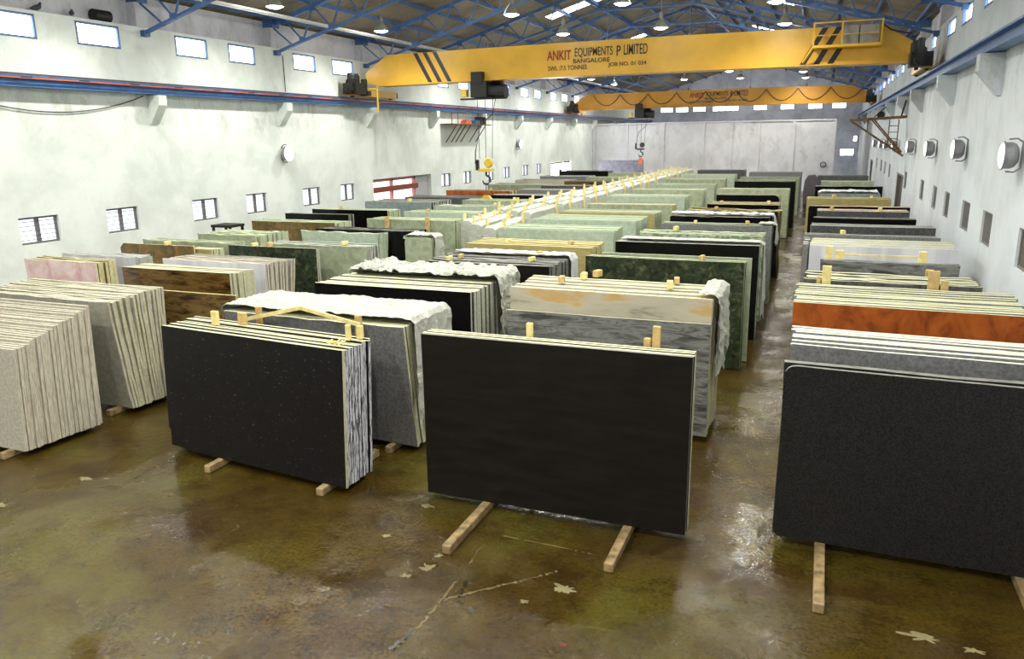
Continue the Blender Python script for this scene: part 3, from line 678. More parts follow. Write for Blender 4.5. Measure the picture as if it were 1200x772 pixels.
b = MB(); b.box(0, .7, -2.5, 2.3, -.05, 0); b.build('deck', 'rust_steel', o)
b = MB()
for y in (-2.0, -1.4, -.9, -.3, .8, 1.6): b.bar((.04, y, -.9), (.6, y+.1, -.07), .045)
for y in (-2.4, -1.7): b.bar((.6, y, 0), (.6, y, .55), .03)
b.build('strut', 'rust_steel', o)
b = MB(); b.prism([(-.35, 0), (-.3, .15), (0, .22), (.35, .12), (.4, 0)], 'x', XL+.2, XL+.5); tag(b.build('machine_cover', 'conductor_orange', None, (0, 37.4, 4.955)), 'orange cover lying on the left wall platform', 'cover')
b = MB(); b.box(XL+.15, XL+.55, -.4, .1, 0, .2); tag(b.build('toolbox', 'steel_blue', None, (0, 38.6, 4.955)), 'blue box standing on the left wall platform', 'box')
b = MB(); b.box(XL+.15, XL+.5, -.35, .35, 0, .04); b.box(XL+.15, XL+.5, -.35, -.3, .04, .38); b.box(XL+.15, XL+.5, .3, .35, .04, .38); b.box(XL+.15, XL+.5, -.35, .35, .34, .38); b.box(XL+.2, XL+.45, -.1, .0, .04, .34)
tag(b.build('metal_crate', 'dark_steel', None, (0, 39.3, 4.955)), 'dark open metal crate at the far end of the left wall platform', 'crate')
b = MB(); b.tube([(XL+.05, 11.5+5.4*t/14, 5.5-.45*4*(t/14)*(1-t/14)-.1*(1-t/14)) for t in range(15)], .014, 6)
tag(b.build('hanging_cable', 'cable_black'), 'black cable sagging across the left wall beneath the crane rail', 'cable')
b = MB(); b.tube([(XL+.03, 23.2, 7.1), (XL+.03, 23.2, 5.9)], .014, 6); tag(b.build('downpipe', 'cable_black'), 'thin dark conduit down the left wall beneath the second truss seat', 'pipe')
for y, r_, lab in ((14.15, 0, 'pigeon upright on the left wall ledge, nearer of the two'), (15.1, 1, 'pigeon sitting hunched on the left wall ledge beside the drum')):
    o = empty('pigeon', (XL-.1, y, LEDGE), lab, 'pigeon', 'pigeons on the ledge', r_*.8)
    b = MB(); b.tube([(0, -.17, .05), (0, -.1, .075), (0, 0, .10), (0, .07, .13), (0, .1, .19 if not r_ else .16), (0, .115, .22 if not r_ else .185), (0, .15, .215 if not r_ else .18)], [.012, .04, .062, .055, .03, .028, .006], 10)
    b.build('body', 'pigeon_grey', o, smooth=True)
    b = MB(); b.tube([(-.02, 0, 0), (-.02, 0, .07)], .008, 5); b.tube([(.02, 0, 0), (.02, 0, .07)], .008, 5); b.build('leg', 'frame_pink', o)
b = MB(); b.tube([(XL-.14, 15.75, LEDGE+.15), (XL-.14, 16.25, LEDGE+.15)], [.15, .15], 18); tag(b.build('metal_drum', 'machine_black'), 'dark round drum lying on the left wall ledge', 'drum')
# things in the far right corner
o = empty('draped_machine', (-.62, 47.8, 0), 'dark grey covered machine standing at the far end of the wet aisle', 'machine')
b = MB(); b.prism([(-.36, 0), (-.42, .9), (-.36, 1.6), (-.2, 1.88), (.18, 1.92), (.36, 1.7), (.4, 1.0), (.36, 0)], 'y', -.4, .4); b.build('cover', 'purple_cloth', o)
b = MB(); b.box(-.35, .35, -.46, -.4, .0, .3); b.build('base', 'dark_steel', o)
b = MB(); b.lathe([(.16, -.03), (.22, -.03), (.22, .03), (.16, .03), (.16, -.03)], n=18); b.v = [(-.1+p, 62.28+z, 1.95+q) for p, q, z in b.v]
tag(b.build('wall_ring', 'dark_steel'), 'dark metal ring hanging on the partition by its right end', 'ring')

# ------------------------------------------------------------------ slabs
def slab_mesh(w_, h, t, rag, seed, chamfer=None, mb=None, xf=None, mi=(0, 1, 2)):
    rr = random.Random(seed); n1, n2 = (10, 6) if rag > .012 else (4, 3)
    pts = []
    def side(a, b, n):
        for i in range(n):
            t_ = i/n; p = Vector(a).lerp(Vector(b), t_); d = (Vector(b)-Vector(a)).normalized(); nn = Vector((d.y, -d.x))
            j = 0 if i == 0 else rr.uniform(-rag, rag*.2); pts.append((p.x-nn.x*abs(j)*1.0, p.y-nn.y*abs(j)*1.0))
    c = [(0, 0), (w_, 0), (w_, h), (0, h)]
    e = rag*2.5
    c = [(rr.uniform(0, e), 0), (w_-rr.uniform(0, e), 0), (w_-rr.uniform(0, e), h-rr.uniform(0, rag)), (rr.uniform(0, e), h-rr.uniform(0, rag))]
    for i in range(4):
        a, b = c[i], c[(i+1) % 4]
        if chamfer and i in chamfer:
            cs = chamfer[i]; pv = c[i-1]
            da = (Vector(pv)-Vector(a)).normalized()*cs[0]; db = (Vector(b)-Vector(a)).normalized()*cs[1]
            pts.append((a[0]+da.x, a[1]+da.y))
            if len(cs) > 2:
                for s in range(1, cs[2]):
                    u = s/cs[2]; q = Vector(a)+da*(1-u)**2+db*u**2; pts.append((q.x, q.y))
            a = (a[0]+db.x, a[1]+db.y)
        side(a, b, n1 if i % 2 == 0 else n2)
    m = mb or MB(); k = len(m.v); n = len(pts)
    V = [Vector((p[0], 0, p[1])) for p in pts]+[Vector((p[0], t, p[1])) for p in pts]
    if xf: V = [xf @ v for v in V]
    m.v += [tuple(v) for v in V]
    m.f.append(tuple(range(k, k+n))); m.f.append(tuple(range(k+n, k+2*n))[::-1]); m.mi += [mi[0]]*2
    for j in range(n):
        a, b2 = pts[j], pts[(j+1) % n]; flat = min(a[1], b2[1]) > h*.9 and abs(a[1]-b2[1]) < abs(a[0]-b2[0])
        m.f.append((k+j, k+n+j, k+n+(j+1) % n, k+(j+1) % n)); m.mi.append(mi[2] if flat else mi[1])
    return m
STUFF = MB(); STUFF_M = []
NS = [0]
def smi(name):
    if name not in STUFF_M: STUFF_M.append(name)
    return STUFF_M.index(name)
def stack(x, y, w_, h, d, n, face, rest, edge, desc, where, ind, zb=0.0, yaw=0.0, lean=(0, 0), hb=None, rag=.006, fdesc=None, jx=.02, shear_x=0, chamfer=None, rdesc=None, xb=0, cuts=None, fedge=None, top=None):
    """d: depth towards +y, n slabs, the first 'ind' of them individual objects"""
    hb = hb or h; pitch = d/n; rs = random.Random(int((x*13+y*71)*10)); N0 = n
    for k in range(n):
        u = k/max(1, n-1); H = (h*(1-u)+hb*u)*(1 if k == 0 else rs.uniform(.985, 1.0)); ln = lean[0]*(1-u)+lean[1]*u
        fm = face if k == 0 else rest; t = min(pitch*.91, .09)
        if k == 0: t = min(t, .045)
        x_ = x+xb*u+(0 if k == 0 else rs.uniform(-jx, jx)); yy = y+k*pitch; em = fedge if (k == 0 and fedge) else (edge if isinstance(edge, str) else edge[k % len(edge)])
        if cuts and k in cuts: H *= cuts[k]
        mat = Matrix.Translation((x_, yy, zb)) @ Matrix.Rotation(yaw, 4, 'Z') @ Matrix.Rotation(-math.atan2(ln, h), 4, 'X')
        if k < ind:
            mb = slab_mesh(w_, H, t, rag, int(rs.random()*1e6), chamfer if k == 0 else None)
            o = mb.build('stone_slab', [fm, em, top or em]); o.matrix_world = mat; NS[0] += 1
            if k == 0: lab = '%s, front one of the %s' % (fdesc or desc, where)
            elif k == n-1: lab = '%s, rearmost in the %s' % (rdesc or desc, where)
            else: lab = '%s, %s from the front in the %s' % (rdesc or desc, ORD[k+1], where)
            tag(o, lab, 'slab', 'slabs of the %s' % where, kind='thing')
        else:
            slab_mesh(w_, H, t, rag, int(rs.random()*1e6), None, STUFF, mat, (smi(fm), smi(em), smi(top or em)))
def bearers(x, y, w_, d, xs, where, over=.5, hz=.1, mat='wet_timber', bw=.1, ang=0):
    for i, fx in enumerate(xs):
        ov = over[i] if isinstance(over, (list, tuple)) else over
        b = MB(); b.box(-bw/2, bw/2, -ov, d+.1, 0, hz-.001)
        o = b.build('timber_bearer', mat, None, (fx, y, 0)); o.rotation_euler = (0, 0, ang[i] if isinstance(ang, (list, tuple)) else ang)
        bv = o.modifiers.new('bevel', 'BEVEL'); bv.width = .012; bv.segments = 2
        tag(o, 'timber bearer on the floor under the %s, %s one' % (where, 'left' if i == 0 else 'right'), 'timber', 'timber bearers')

# --- foreground stacks
stack(-12.93, 6.66, 2.98, 1.44, 1.2, 22, 'beige_polished', 'beige_dull', 'pink_cream_edge', 'cream-edged slab', 'stack at the left edge', 22, .1, hb=1.82, fdesc='glossy beige slab', lean=(.08, .05), rag=.006, xb=.08)
stack(-12.95, 8.5, 3.02, 1.80, .85, 18, 'beige_dull', 'beige_dull', ['pink_cream_edge', 'cream_edge'], 'rough-edged slab', 'fanned stack behind left-edge stack', 18, .1, lean=(-.20, .02), hb=1.84, fdesc='dull grey-beige slab', rag=.02, jx=.03)
stack(-8.20, 7.50, 3.12, 1.72, .62, 13, 'flecked_black', 'flecked_black', 'snowy_edge', 'snowy-edged black slab', 'black stack left of centre', 13, .1, yaw=-.10, fdesc='white-flecked black slab with cut corner', chamfer={0: (.28, .36)}, lean=(.10, .12), fedge='cream_edge', top='cream_edge', rag=.004)
stack(-7.98, 8.76, 3.08, 1.76, .85, 11, 'grey_stone', 'grey_stone', 'cream_edge', 'grey slab', 'film-draped stack behind flecked-black stack', 11, .1, yaw=-.04, lean=(-.22, .0), fdesc='dull grey slab', rag=.015)
stack(-4.13, 7.46, 3.06, 1.96, .26, 5, 'dark_brown_stone', 'dark_brown_stone', 'cream_edge', 'dark brown slab', 'central foreground stack', 5, .1, fdesc='large dark brown slab', lean=(.0, .02), rag=.003, fedge='dark_edge')
stack(-4.25, 10.35, 3.0, 1.62, .05, 1, 'veined_grey', 'veined_grey', 'cream_edge', 'veined slab', 'sandy stack behind central stack', 1, .1, fdesc='grey wavy-veined slab', lean=(.0, .0), yaw=-.01)
stack(-4.25, 10.46, 3.0, 1.95, 1.1, 8, 'sandy_beige', 'sandy_beige', 'cream_edge', 'sandy slab', 'sandy stack behind central stack', 8, .1, fdesc='sandy beige orange-stained slab', rag=.01, lean=(.0, .05), yaw=-.02)
stack(-.24, 7.80, 3.05, 1.88, .2, 2, 'charcoal_stone', 'charcoal_stone', 'dark_edge', 'charcoal slab', 'charcoal stack at right foreground', 2, .1, fdesc='granular charcoal slab with rounded corners', chamfer={0: (.1, .1, 4), 3: (.12, .12, 4)}, lean=(-.04, .0), rag=.012, rdesc='charcoal slab with nibbled top edge', yaw=-.02)
stack(-.20, 8.35, 3.0, 1.95, .95, 12, 'grey_stone', 'grey_stone', 'white_edge', 'grey slab', 'cream-topped stack behind charcoal slabs', 12, .1, fdesc='plain grey slab', rag=.012, yaw=-.03, lean=(.0, .05))
stack(-.26, 10.82, 2.78, 1.90, 1.25, 13, 'orange_stone', 'grey_stone', 'cream_edge', 'cream-edged slab', 'stack fronted by the orange slab', 13, .1, fdesc='burnt orange slab', rag=.01, hb=1.95, yaw=-.02, lean=(.0, .05))
stack(-.17, 12.77, 2.45, 1.90, .85, 7, 'dark_grey_stone', 'dark_grey_stone', 'cream_edge', 'dark grey slab', 'timber-posted stack in right row', 7, .1, rag=.02, yaw=-.02)
stack(.05, 14.6, 2.2, 1.92, .35, 4, 'veined_grey', 'veined_grey', 'dark_edge', 'dark veined slab', 'short veined stack in right row', 4, .1, rag=.02)
stack(-.17, 16.7, 2.68, 1.98, 1.35, 13, 'white_stone', 'white_stone', 'cream_edge', 'whitish slab', 'white stack in right row', 2, .02, rag=.008, xb=.05)
stack(-.30, 16.85, .12, 1.98, 1.4, 8, 'grey_stone', 'grey_stone', 'grey_edge', '', '', 0, .02)
for a in ((-12.3, 6.66, 1.2, (-11.6, -10.25), 'left-edge stack', .15), (-12.9, 8.35, 1.0, (-12.3, -10.3), 'fanned stack', .05), (-8.1, 7.5, .8, (-7.22, -5.42), 'flecked-black stack', (.36, .42)),
          (-8, 8.6, 1.2, (-7.2, -5.3), 'film-draped stack', .1), (-4.1, 7.4, .4, (-3.36, -1.69), 'central brown stack', (1.0, .75)), (-4.2, 10.3, 1.3, (-3.6, -1.9), 'sandy stack', .1),
          (-.2, 7.8, 1.5, (.25, 2.02), 'charcoal stack', (1.15, 1.3)), (-.2, 10.8, 1.4, (.3, 2.1), 'orange-fronted stack', .1), (-.1, 12.7, 1.0, (.3, 1.9), 'timber-posted stack', .1), (0, 14.6, .5, (.4, 1.8), 'short veined stack', .1)):
    bearers(a[0], a[1], 3, a[2], a[3], a[4], a[5])
# --- left side behind
stack(-11.75, 9.62, 3.05, 1.78, .05, 1, 'brown_banded', 'brown_banded', 'tan_edge', 'x', 'brown pair at left', 1, .02, fdesc='brown green-banded polished slab', lean=(.02, .02))
stack(-12.05, 10.45, 2.55, 1.97, .62, 10, 'brown_banded', 'beige_dull', 'cream_edge', 'cream-edged slab', 'stack fronted by polished brown slab', 10, .02, fdesc='polished brown slab reflecting windows', rag=.008)
stack(-12.15, 11.52, 2.55, 1.97, .62, 12, 'white_stone', 'beige_dull', 'pink_cream_edge', 'pale slab', 'pale stack behind polished brown slab', 12, .02, lean=(-.02, .25), rag=.015)
stack(-15.0, 10.68, 2.02, 1.97, .5, 7, 'pink_stone', 'rust_stone', ['cream_edge', 'tan_edge'], 'brown-edged slab', 'pink-fronted stack by left wall', 7, .02, fdesc='pale pink glossy slab', rag=.015)
stack(-15.0, 11.5, 2.2, 1.97, .45, 8, 'white_stone', 'white_stone', 'grey_edge', 'pale grey slab', 'pale grey stack behind pink one', 8, .02, rag=.03)
stack(-15.05, 13.1, 2.2, 1.97, .05, 1, 'rust_stone', 'rust_stone', 'tan_edge', 'x', 'left-wall row', 1, .02, fdesc='rusty brown streaked slab', chamfer={3: (.1, .1)})
stack(-13.2, 13.2, .75, 1.9, .4, 5, 'tan_stone', 'tan_stone', 'cream_edge', '', '', 0, .02)
def far(x, y, w_, d, n, face, rest, edge, col, desc, ind=1, **k):
    CNT[col] = CNT.get(col, 0)+1
    k.setdefault('rag', .008); h = k.pop('h', 1.98)
    stack(x, y, w_, h, d, n, face, rest, edge, desc, '%s stack, %s' % (ORD[CNT[col]], col), ind, .02, **k)
CNT = {}
LWR, LB, MD, AI, RR = 'left-wall row', 'row left of wrapped bundles', 'middle row', 'row beside wet aisle', 'right-wall row'
for a in ((-15.05, 13.75, 2.75, .45, 8, 'sage_stone', 'sage_stone', 'green_edge', 'sage green slab', dict(rag=.03)), (-14.7, 15.1, 1.95, 1.3, 12, 'sage_stone', 'sage_stone', 'green_edge', 'mottled sage slab', dict(rag=.035)),
          (-15.4, 18.0, 2.9, .9, 9, 'rust_stone', 'sage_stone', 'green_edge', 'olive brown slab', dict(rag=.02)), (-15.9, 20.2, 2.4, .3, 3, 'black_stone', 'black_stone', 'dark_edge', 'black slab', {}), (-15.95, 21.7, 2.95, .8, 7, 'black_stone', 'sage_stone', 'green_edge', 'wide black slab', {}),
          (-15.9, 24.9, 2.8, 1.7, 11, 'blue_grey_stone', 'dark_grey_stone', 'grey_edge', 'blue-grey slab', {}), (-15.5, 27.2, 3.0, 1.1, 8, 'dark_grey_stone', 'dark_grey_stone', 'dark_edge', 'dark grey slab', {}), (-15.6, 31.1, 3.1, 1.0, 7, 'orange_stone', 'dark_grey_stone', 'tan_edge', 'orange-brown slab', {}),
          (-15.5, 35.5, 3.0, 1.8, 10, 'sage_stone', 'sage_stone', 'grey_edge', 'grey-green slab', {}), (-15.6, 39.5, 3.1, 1.4, 8, 'sandy_beige', 'grey_stone', 'grey_edge', 'sandy slab', {}), (-15.6, 43.5, 3.0, 1.5, 8, 'grey_stone', 'grey_stone', 'white_edge', 'grey white-topped slab', {}),
          (-15.7, 47.5, 3.2, 1.5, 8, 'black_stone', 'dark_grey_stone', 'dark_edge', 'black slab', dict(h=2.1)), (-16, 58.0, 3.3, .8, 5, 'purple_grey', 'purple_grey', 'grey_edge', 'tall purple-grey slab', dict(h=2.45))):
    far(*a[:8], LWR, a[8], **a[9])
for a in ((-12.2, 13.45, 2.35, .12, 2, 'dark_green_stone', 'dark_green_stone', 'grey_edge', 'mottled dark green slab', {}), (-11.6, 14.05, 2.65, .55, 9, 'sage_stone', 'blue_grey_stone', 'grey_edge', 'grey-green slab', dict(rag=.02, ind=9)),
          (-12.45, 16.35, 2.45, .35, 4, 'pale_green_stone', 'pale_green_stone', 'green_edge', 'rough green slab', dict(rag=.05, ind=4)), (-12.3, 16.8, 2.9, .7, 6, 'black_stone', 'black_stone', 'dark_edge', 'black leaning slab', dict(ind=6, rag=.015, lean=(0, .2))),
          (-12.3, 19.3, 2.85, .9, 7, 'sage_stone', 'sage_stone', 'green_edge', 'broad sage slab', {}), (-12.3, 21.5, 2.55, 1.0, 7, 'pale_green_stone', 'sage_stone', 'green_edge', 'pale green slab', {}), (-12.5, 23.9, 2.4, 1.0, 6, 'pale_green_stone', 'pale_green_stone', 'white_edge', 'white-topped green slab', dict(rag=.03)),
          (-12.5, 26.2, 2.4, .9, 6, 'sage_stone', 'sage_stone', 'green_edge', 'dull green slab', {}), (-12.5, 28.8, 2.4, .9, 6, 'black_stone', 'grey_stone', 'white_edge', 'black white-topped slab', {}), (-12.5, 31.9, 2.4, 1.2, 7, 'grey_stone', 'grey_stone', 'grey_edge', 'plain grey slab', {}),
          (-12.5, 35.0, 2.4, 1.2, 6, 'dark_grey_stone', 'grey_stone', 'grey_edge', 'dark grey slab', {}), (-12.5, 38.6, 2.4, 1.3, 6, 'brown_banded', 'dark_grey_stone', 'dark_edge', 'brown slab', {}), (-12.5, 42.6, 2.4, 1.5, 6, 'sage_stone', 'sage_stone', 'green_edge', 'sage slab', {}), (-12.5, 47.5, 2.4, 1.5, 6, 'sage_stone', 'sage_stone', 'green_edge', 'light sage slab', {})):
    far(*a[:8], LB, a[8], **a[9])
stack(-9.35, 16.3, .75, 1.9, .5, 5, 'sage_stone', 'sage_stone', 'green_edge', 'sage slab', 'narrow film-topped stack before the wrapped bundles', 1, .02, chamfer={2: (.15, .15, 4), 3: (.15, .15, 4)})
for a in ((-7.50, 10.1, 2.78, 1.55, 15, 'black_stone', 'dark_grey_stone', 'grey_edge', 'deep black polished slab', dict(ind=15, rdesc='grey-edged slab', rag=.008, top='cream_edge')), (-6.90, 12.65, 2.55, 1.4, 11, 'dark_brown_stone', 'dark_grey_stone', 'dark_edge', 'brown-black slab', dict(ind=11, rag=.02)),
          (-7.15, 15.1, 2.85, 1.1, 8, 'tan_stone', 'tan_stone', 'tan_edge', 'tan slab', dict(ind=8)), (-7.55, 17.9, 3.0, 1.4, 9, 'pale_green_stone', 'pale_green_stone', 'green_edge', 'smooth pale green slab', dict(ind=9, xb=-.1)),
          (-7.55, 20.3, 3.0, 1.6, 9, 'pale_green_stone', 'pale_green_stone', 'green_edge', 'light green slab', dict(ind=9)), (-7.45, 22.5, 2.95, 1.3, 8, 'tan_stone', 'sage_stone', 'green_edge', 'ochre slab', {}), (-7.4, 25.4, 2.9, .9, 6, 'sage_stone', 'sage_stone', 'tan_edge', 'olive slab', {}),
          (-7.7, 29.0, 3.0, 1.4, 7, 'pale_green_stone', 'pale_green_stone', 'green_edge', 'mint green slab', {}), (-7.6, 32.9, 3.0, 1.2, 6, 'sage_stone', 'sage_stone', 'white_edge', 'white-topped sage slab', {}), (-7.6, 36.6, 3.0, 1.3, 6, 'pale_green_stone', 'sage_stone', 'green_edge', 'green slab', {}),
          (-7.7, 41, 3.0, 1.5, 6, 'sage_stone', 'sage_stone', 'grey_edge', 'grey-green slab', {}), (-7.7, 46, 3.0, 1.5, 6, 'pale_green_stone', 'sage_stone', 'green_edge', 'soft green slab', {}), (-7.7, 52, 3.0, 1.5, 6, 'dark_grey_stone', 'dark_grey_stone', 'grey_edge', 'dark slab', {})):
    far(*a[:8], MD, a[8], **a[9])
for a in ((-4.12, 14.05, 2.95, .25, 3, 'dark_green_stone', 'dark_green_stone', 'green_edge', 'long dark green slab', dict(ind=3)), (-3.95, 14.6, 2.86, .12, 1, 'sage_stone', 'sage_stone', 'green_edge', 'plain grey-green slab', {}), (-4.12, 16.3, 3.02, .8, 5, 'black_stone', 'speckled_stone', 'white_edge', 'glossy black slab', dict(ind=5)),
          (-4.0, 18.0, 2.88, .9, 6, 'speckled_stone', 'speckled_stone', 'green_edge', 'speckled green slab', dict(rag=.02, ind=6)), (-3.85, 20.0, 2.78, .6, 4, 'grey_stone', 'dark_grey_stone', 'green_edge', 'grey slab', {}), (-4.0, 22.05, 2.75, 1.2, 7, 'black_stone', 'black_stone', 'white_edge', 'black film-topped slab', dict(rag=.02)),
          (-3.88, 24.0, 2.82, 1.1, 7, 'dark_brown_stone', 'rust_stone', 'tan_edge', 'brown-black rough-topped slab', dict(rag=.04)), (-3.5, 26.1, 2.25, 1.3, 6, 'black_stone', 'dark_grey_stone', 'tan_edge', 'short black slab', {}), (-3.75, 30.3, 2.3, 1.2, 6, 'black_stone', 'sage_stone', 'dark_edge', 'narrow black slab', dict(chamfer={2: (.2, .2, 4)})),
          (-4.15, 33.6, 2.9, 1.3, 6, 'sage_stone', 'sage_stone', 'green_edge', 'sage slab', {}), (-3.8, 37.2, 2.65, 1.6, 7, 'black_stone', 'black_stone', 'green_edge', 'tall black green-topped slab', dict(h=2.1)), (-4.15, 43.3, 3.0, 1.6, 6, 'sage_stone', 'grey_stone', 'grey_edge', 'grey-green slab', {}), (-4.2, 49, 3.0, 1.6, 6, 'grey_stone', 'grey_stone', 'grey_edge', 'far grey slab', {})):
    far(*a[:8], AI, a[8], **a[9])
for a in ((-.3, 18.5, 2.72, .5, 4, 'grey_stone', 'grey_stone', 'grey_edge', 'grey slab', {}), (-.2, 20.4, 2.75, .65, 5, 'dark_grey_stone', 'grey_stone', 'grey_edge', 'mid grey striped slab', {}), (-.18, 22.35, 2.5, .55, 4, 'black_stone', 'dark_grey_stone', 'grey_edge', 'black slab', {}),
          (-.1, 24.4, 2.45, 1.1, 7, 'dark_grey_stone', 'dark_grey_stone', 'pink_edge', 'dark slab with pinkish tops behind', {}), (-.35, 26.0, 2.85, .6, 4, 'black_stone', 'black_stone', 'pink_edge', 'black pink-topped slab', {}), (-.5, 29.2, 2.7, 1.0, 6, 'tan_stone', 'tan_stone', 'tan_edge', 'golden slab', {}),
          (-.17, 31.8, 2.2, 1.2, 6, 'blue_grey_stone', 'grey_stone', 'white_edge', 'pale film-topped slab', dict(rag=.03)), (-.3, 36.0, 2.65, .8, 5, 'black_stone', 'black_stone', 'white_edge', 'black white-topped slab', {}), (-.1, 39.6, 2.3, 1.4, 6, 'sage_stone', 'sage_stone', 'green_edge', 'sage slab', {}), (-.3, 45.0, 2.5, 1.3, 6, 'dark_grey_stone', 'dark_grey_stone', 'grey_edge', 'dark grey slab', {})):
    far(*a[:8], RR, a[8], **a[9])
o = STUFF.build('stone_slabs', STUFF_M or ['grey_stone'], fix=False)
tag(o, 'all remaining stone slabs packed behind the front slabs of the stacks', 'slabs', kind='stuff')
print('SLABS individual', NS[0])

# ------------------------------------------------------------------ wrapped bundles
def bundle(seed):
    rs = random.Random(seed); b = MB(); L, W, H = 2.9, .40, 1.9; ny, nr = 14, 16
    k0 = 0
    for i in range(ny+1):
        y = L*i/ny; sq = .93 if i in (0, ny) else 1
        for j in range(nr):
            a = j/(nr-1); # section from bottom left over the top to bottom right
            if a < .38: px, pz = -W/2, H*(a/.38)*.95
            elif a > .62: px, pz = W/2, H*((1-a)/.38)*.95
            else:
                t = (a-.38)/.24*pi; px, pz = -W/2*cos(t), H*.95+sin(t)*.09
            q = noise.noise(Vector((px*4+seed, y*2.2, pz*2.5)))*.045
            b.v.append((px*sq*(1+q*1.2), y, max(0, pz*(.985 if sq < 1 else 1)+q*.4)))
    for i in range(ny):
        for j in range(nr-1): a = i*nr+j; b.f.append((a, a+1, a+nr+1, a+nr)); b.mi.append(0)
    b.f.append(tuple(range(nr))[::-1]); b.f.append(tuple(ny*nr+j for j in range(nr))); b.mi += [0, 0]
    return b
protos = []
for s in range(3):
    t = empty('wrapped_slab_bundle', (0, 0, 0), '', 'bundle', 'film-wrapped slab bundles'); bundle(s*11+3).build('plastic_wrap', 'bundle_film', t, (0, 0, .1), smooth=False)
    for y in (.55, 2.3):
        for sx in (-.235, .235):
            if s == 1 and y < 1 and sx > 0: continue
            q = MB(); q.box(sx-.03, sx+.03, y-.06, y+.06, 0, 2.11+.02*s); q.build('timber_post', 'pale_timber', t)
        q = MB(); q.box(-.33, .33, y-.05, y+.05, 0, .1); q.build('timber_bearer', 'timber', t)
        pass
    protos.append(t)
used = set(); ci = 0
for ic, (cx, ys) in enumerate(((-9.25, 20.4), (-8.78, 19.6), (-8.34, 18.9), (-7.92, 18.6))):
    pass
bx = []
for ic, cx in enumerate((-9.28, -8.62, -7.96)):
    bx.append((cx, 19.7-.75*ic, ic, 0))
    for r_ in range(1, 11):
        bx.append(((-9.78, -9.15, -8.52)[ic], 20.1-.5*ic+r_*3.3, ic, r_))
for cx, y, ic, r_ in bx:
    s = (ic+r_*2) % 3
    t = protos[s] if s not in used else copy_tree(protos[s]); used.add(s)
    t.location = (cx+rnd.uniform(-.04, .04), y, 0); t.rotation_euler = (0, 0, .07 if r_ == 0 else rnd.uniform(-.01, .01))
    t['label'] = 'film-wrapped slab bundle with timber posts, %s column, %s from the near end' % (('left', 'middle', 'right')[ic], ORD[r_+1])

# ------------------------------------------------------------------ plastic film on stacks
def film(name, P, nu, nv, amp, seed, mat, lab, group='plastic films on stacks'):
    """P(u,v) -> point; crumpled sheet"""
    b = MB()
    for i in range(nu+1):
        for j in range(nv+1):
            p = Vector(P(i/nu, j/nv)); q = p*6+Vector((seed, seed*2, 0)); n = noise.noise_vector(q)+.5*noise.noise_vector(q*2.3)
            p += Vector((n.x*amp*.5, n.y*amp*.5, abs(n.z)*amp)); b.v.append(tuple(p))
    for i in range(nu):
        for j in range(nv): a = i*(nv+1)+j; b.f.append((a, a+1, a+nv+2, a+nv+1)); b.mi.append(0)
    o = b.build(name, mat); s = o.modifiers.new('thick', 'SOLIDIFY'); s.thickness = .004
    return tag(o, lab, 'plastic sheet', group)
def drape(x0, x1, y0, y1, zt, drop_r, drop_l=0, drop_f=0, wob=.03, ph=0.0, irregular=.3):
    """over the top of a stack, hanging down its right (x1) end and a little at the left"""
    W_ = x1-x0; tot = drop_l+W_+drop_r
    def P(u, v):
        s = u*tot; y = y0+(y1-y0)*v; dr = drop_r*(1-irregular*abs(sin(9*v+ph)))
        if s < drop_l: return (x0-.03-.03*sin(v*20+ph), y, zt-(drop_l-s)*(1-.4*abs(sin(5*v+ph))))
        s -= drop_l
        if s < W_: return (x0+s, y, zt+.03+wob*(.35*abs(sin(s*3+v*7+ph))+.65*abs(sin(v*pi*9))))
        t = (s-W_)/drop_r
        return (x1+.035+.05*sin(v*26+ph)*t+.02*t, y, zt-t*dr)
    return P
film('plastic_sheet', drape(-7.98, -4.86, 8.57, 9.62, 1.88, 1.45, .18, wob=.03), 110, 54, .035, 1, 'white_film', 'white plastic film draped over the grey stack behind the flecked-black slabs')
film('plastic_sheet', drape(-7.35, -4.64, 10.95, 11.8, 2.03, 1.3, .1, wob=.05, ph=1), 80, 34, .11, 5, 'white_film', 'puffed white plastic film bunched on the deep black stack')
film('plastic_sheet', drape(-1.45, -1.22, 10.5, 11.6, 2.05, 1.25, 0, wob=.02, ph=2), 30, 18, .07, 9, 'white_film', 'white plastic film hanging off the right end of the sandy stack')
film('plastic_sheet', drape(-4.0, -1.06, 16.55, 16.9, 2.0, 1.7, 0, wob=.01, ph=3), 50, 10, .03, 12, 'white_film', 'white plastic film down the aisle end of the glossy black stack')
film('plastic_sheet', drape(-1.4, -1.03, 20.1, 20.5, 2.01, .55, 0, wob=.01, ph=3), 14, 10, .03, 14, 'white_film', 'small white film flap on the corner of a grey stack by the aisle')
film('plastic_sheet', drape(-4.0, -1.2, 22.4, 22.9, 2.0, .3, .0, wob=.02, ph=5), 40, 8, .06, 15, 'thin_film', 'crumpled film on top of the black stack by the aisle')
film('plastic_sheet', drape(-6.7, -4.32, 13.7, 14.1, 2.0, 1.0, .0, wob=.01, ph=4), 40, 10, .04, 19, 'thin_film', 'thin clear film over the back of the brown-black stack')
film('plastic_sheet', drape(-9.33, -8.58, 16.33, 16.8, 1.93, .9, .1, wob=.02, ph=2), 24, 12, .05, 23, 'white_film', 'white film cap on the narrow stack before the wrapped bundles')
film('plastic_sheet', drape(-.1, 1.95, 31.9, 32.9, 2.0, .4, .1, wob=.02, ph=1), 30, 10, .06, 25, 'thin_film', 'bluish crumpled film over a pale stack in the far right row')

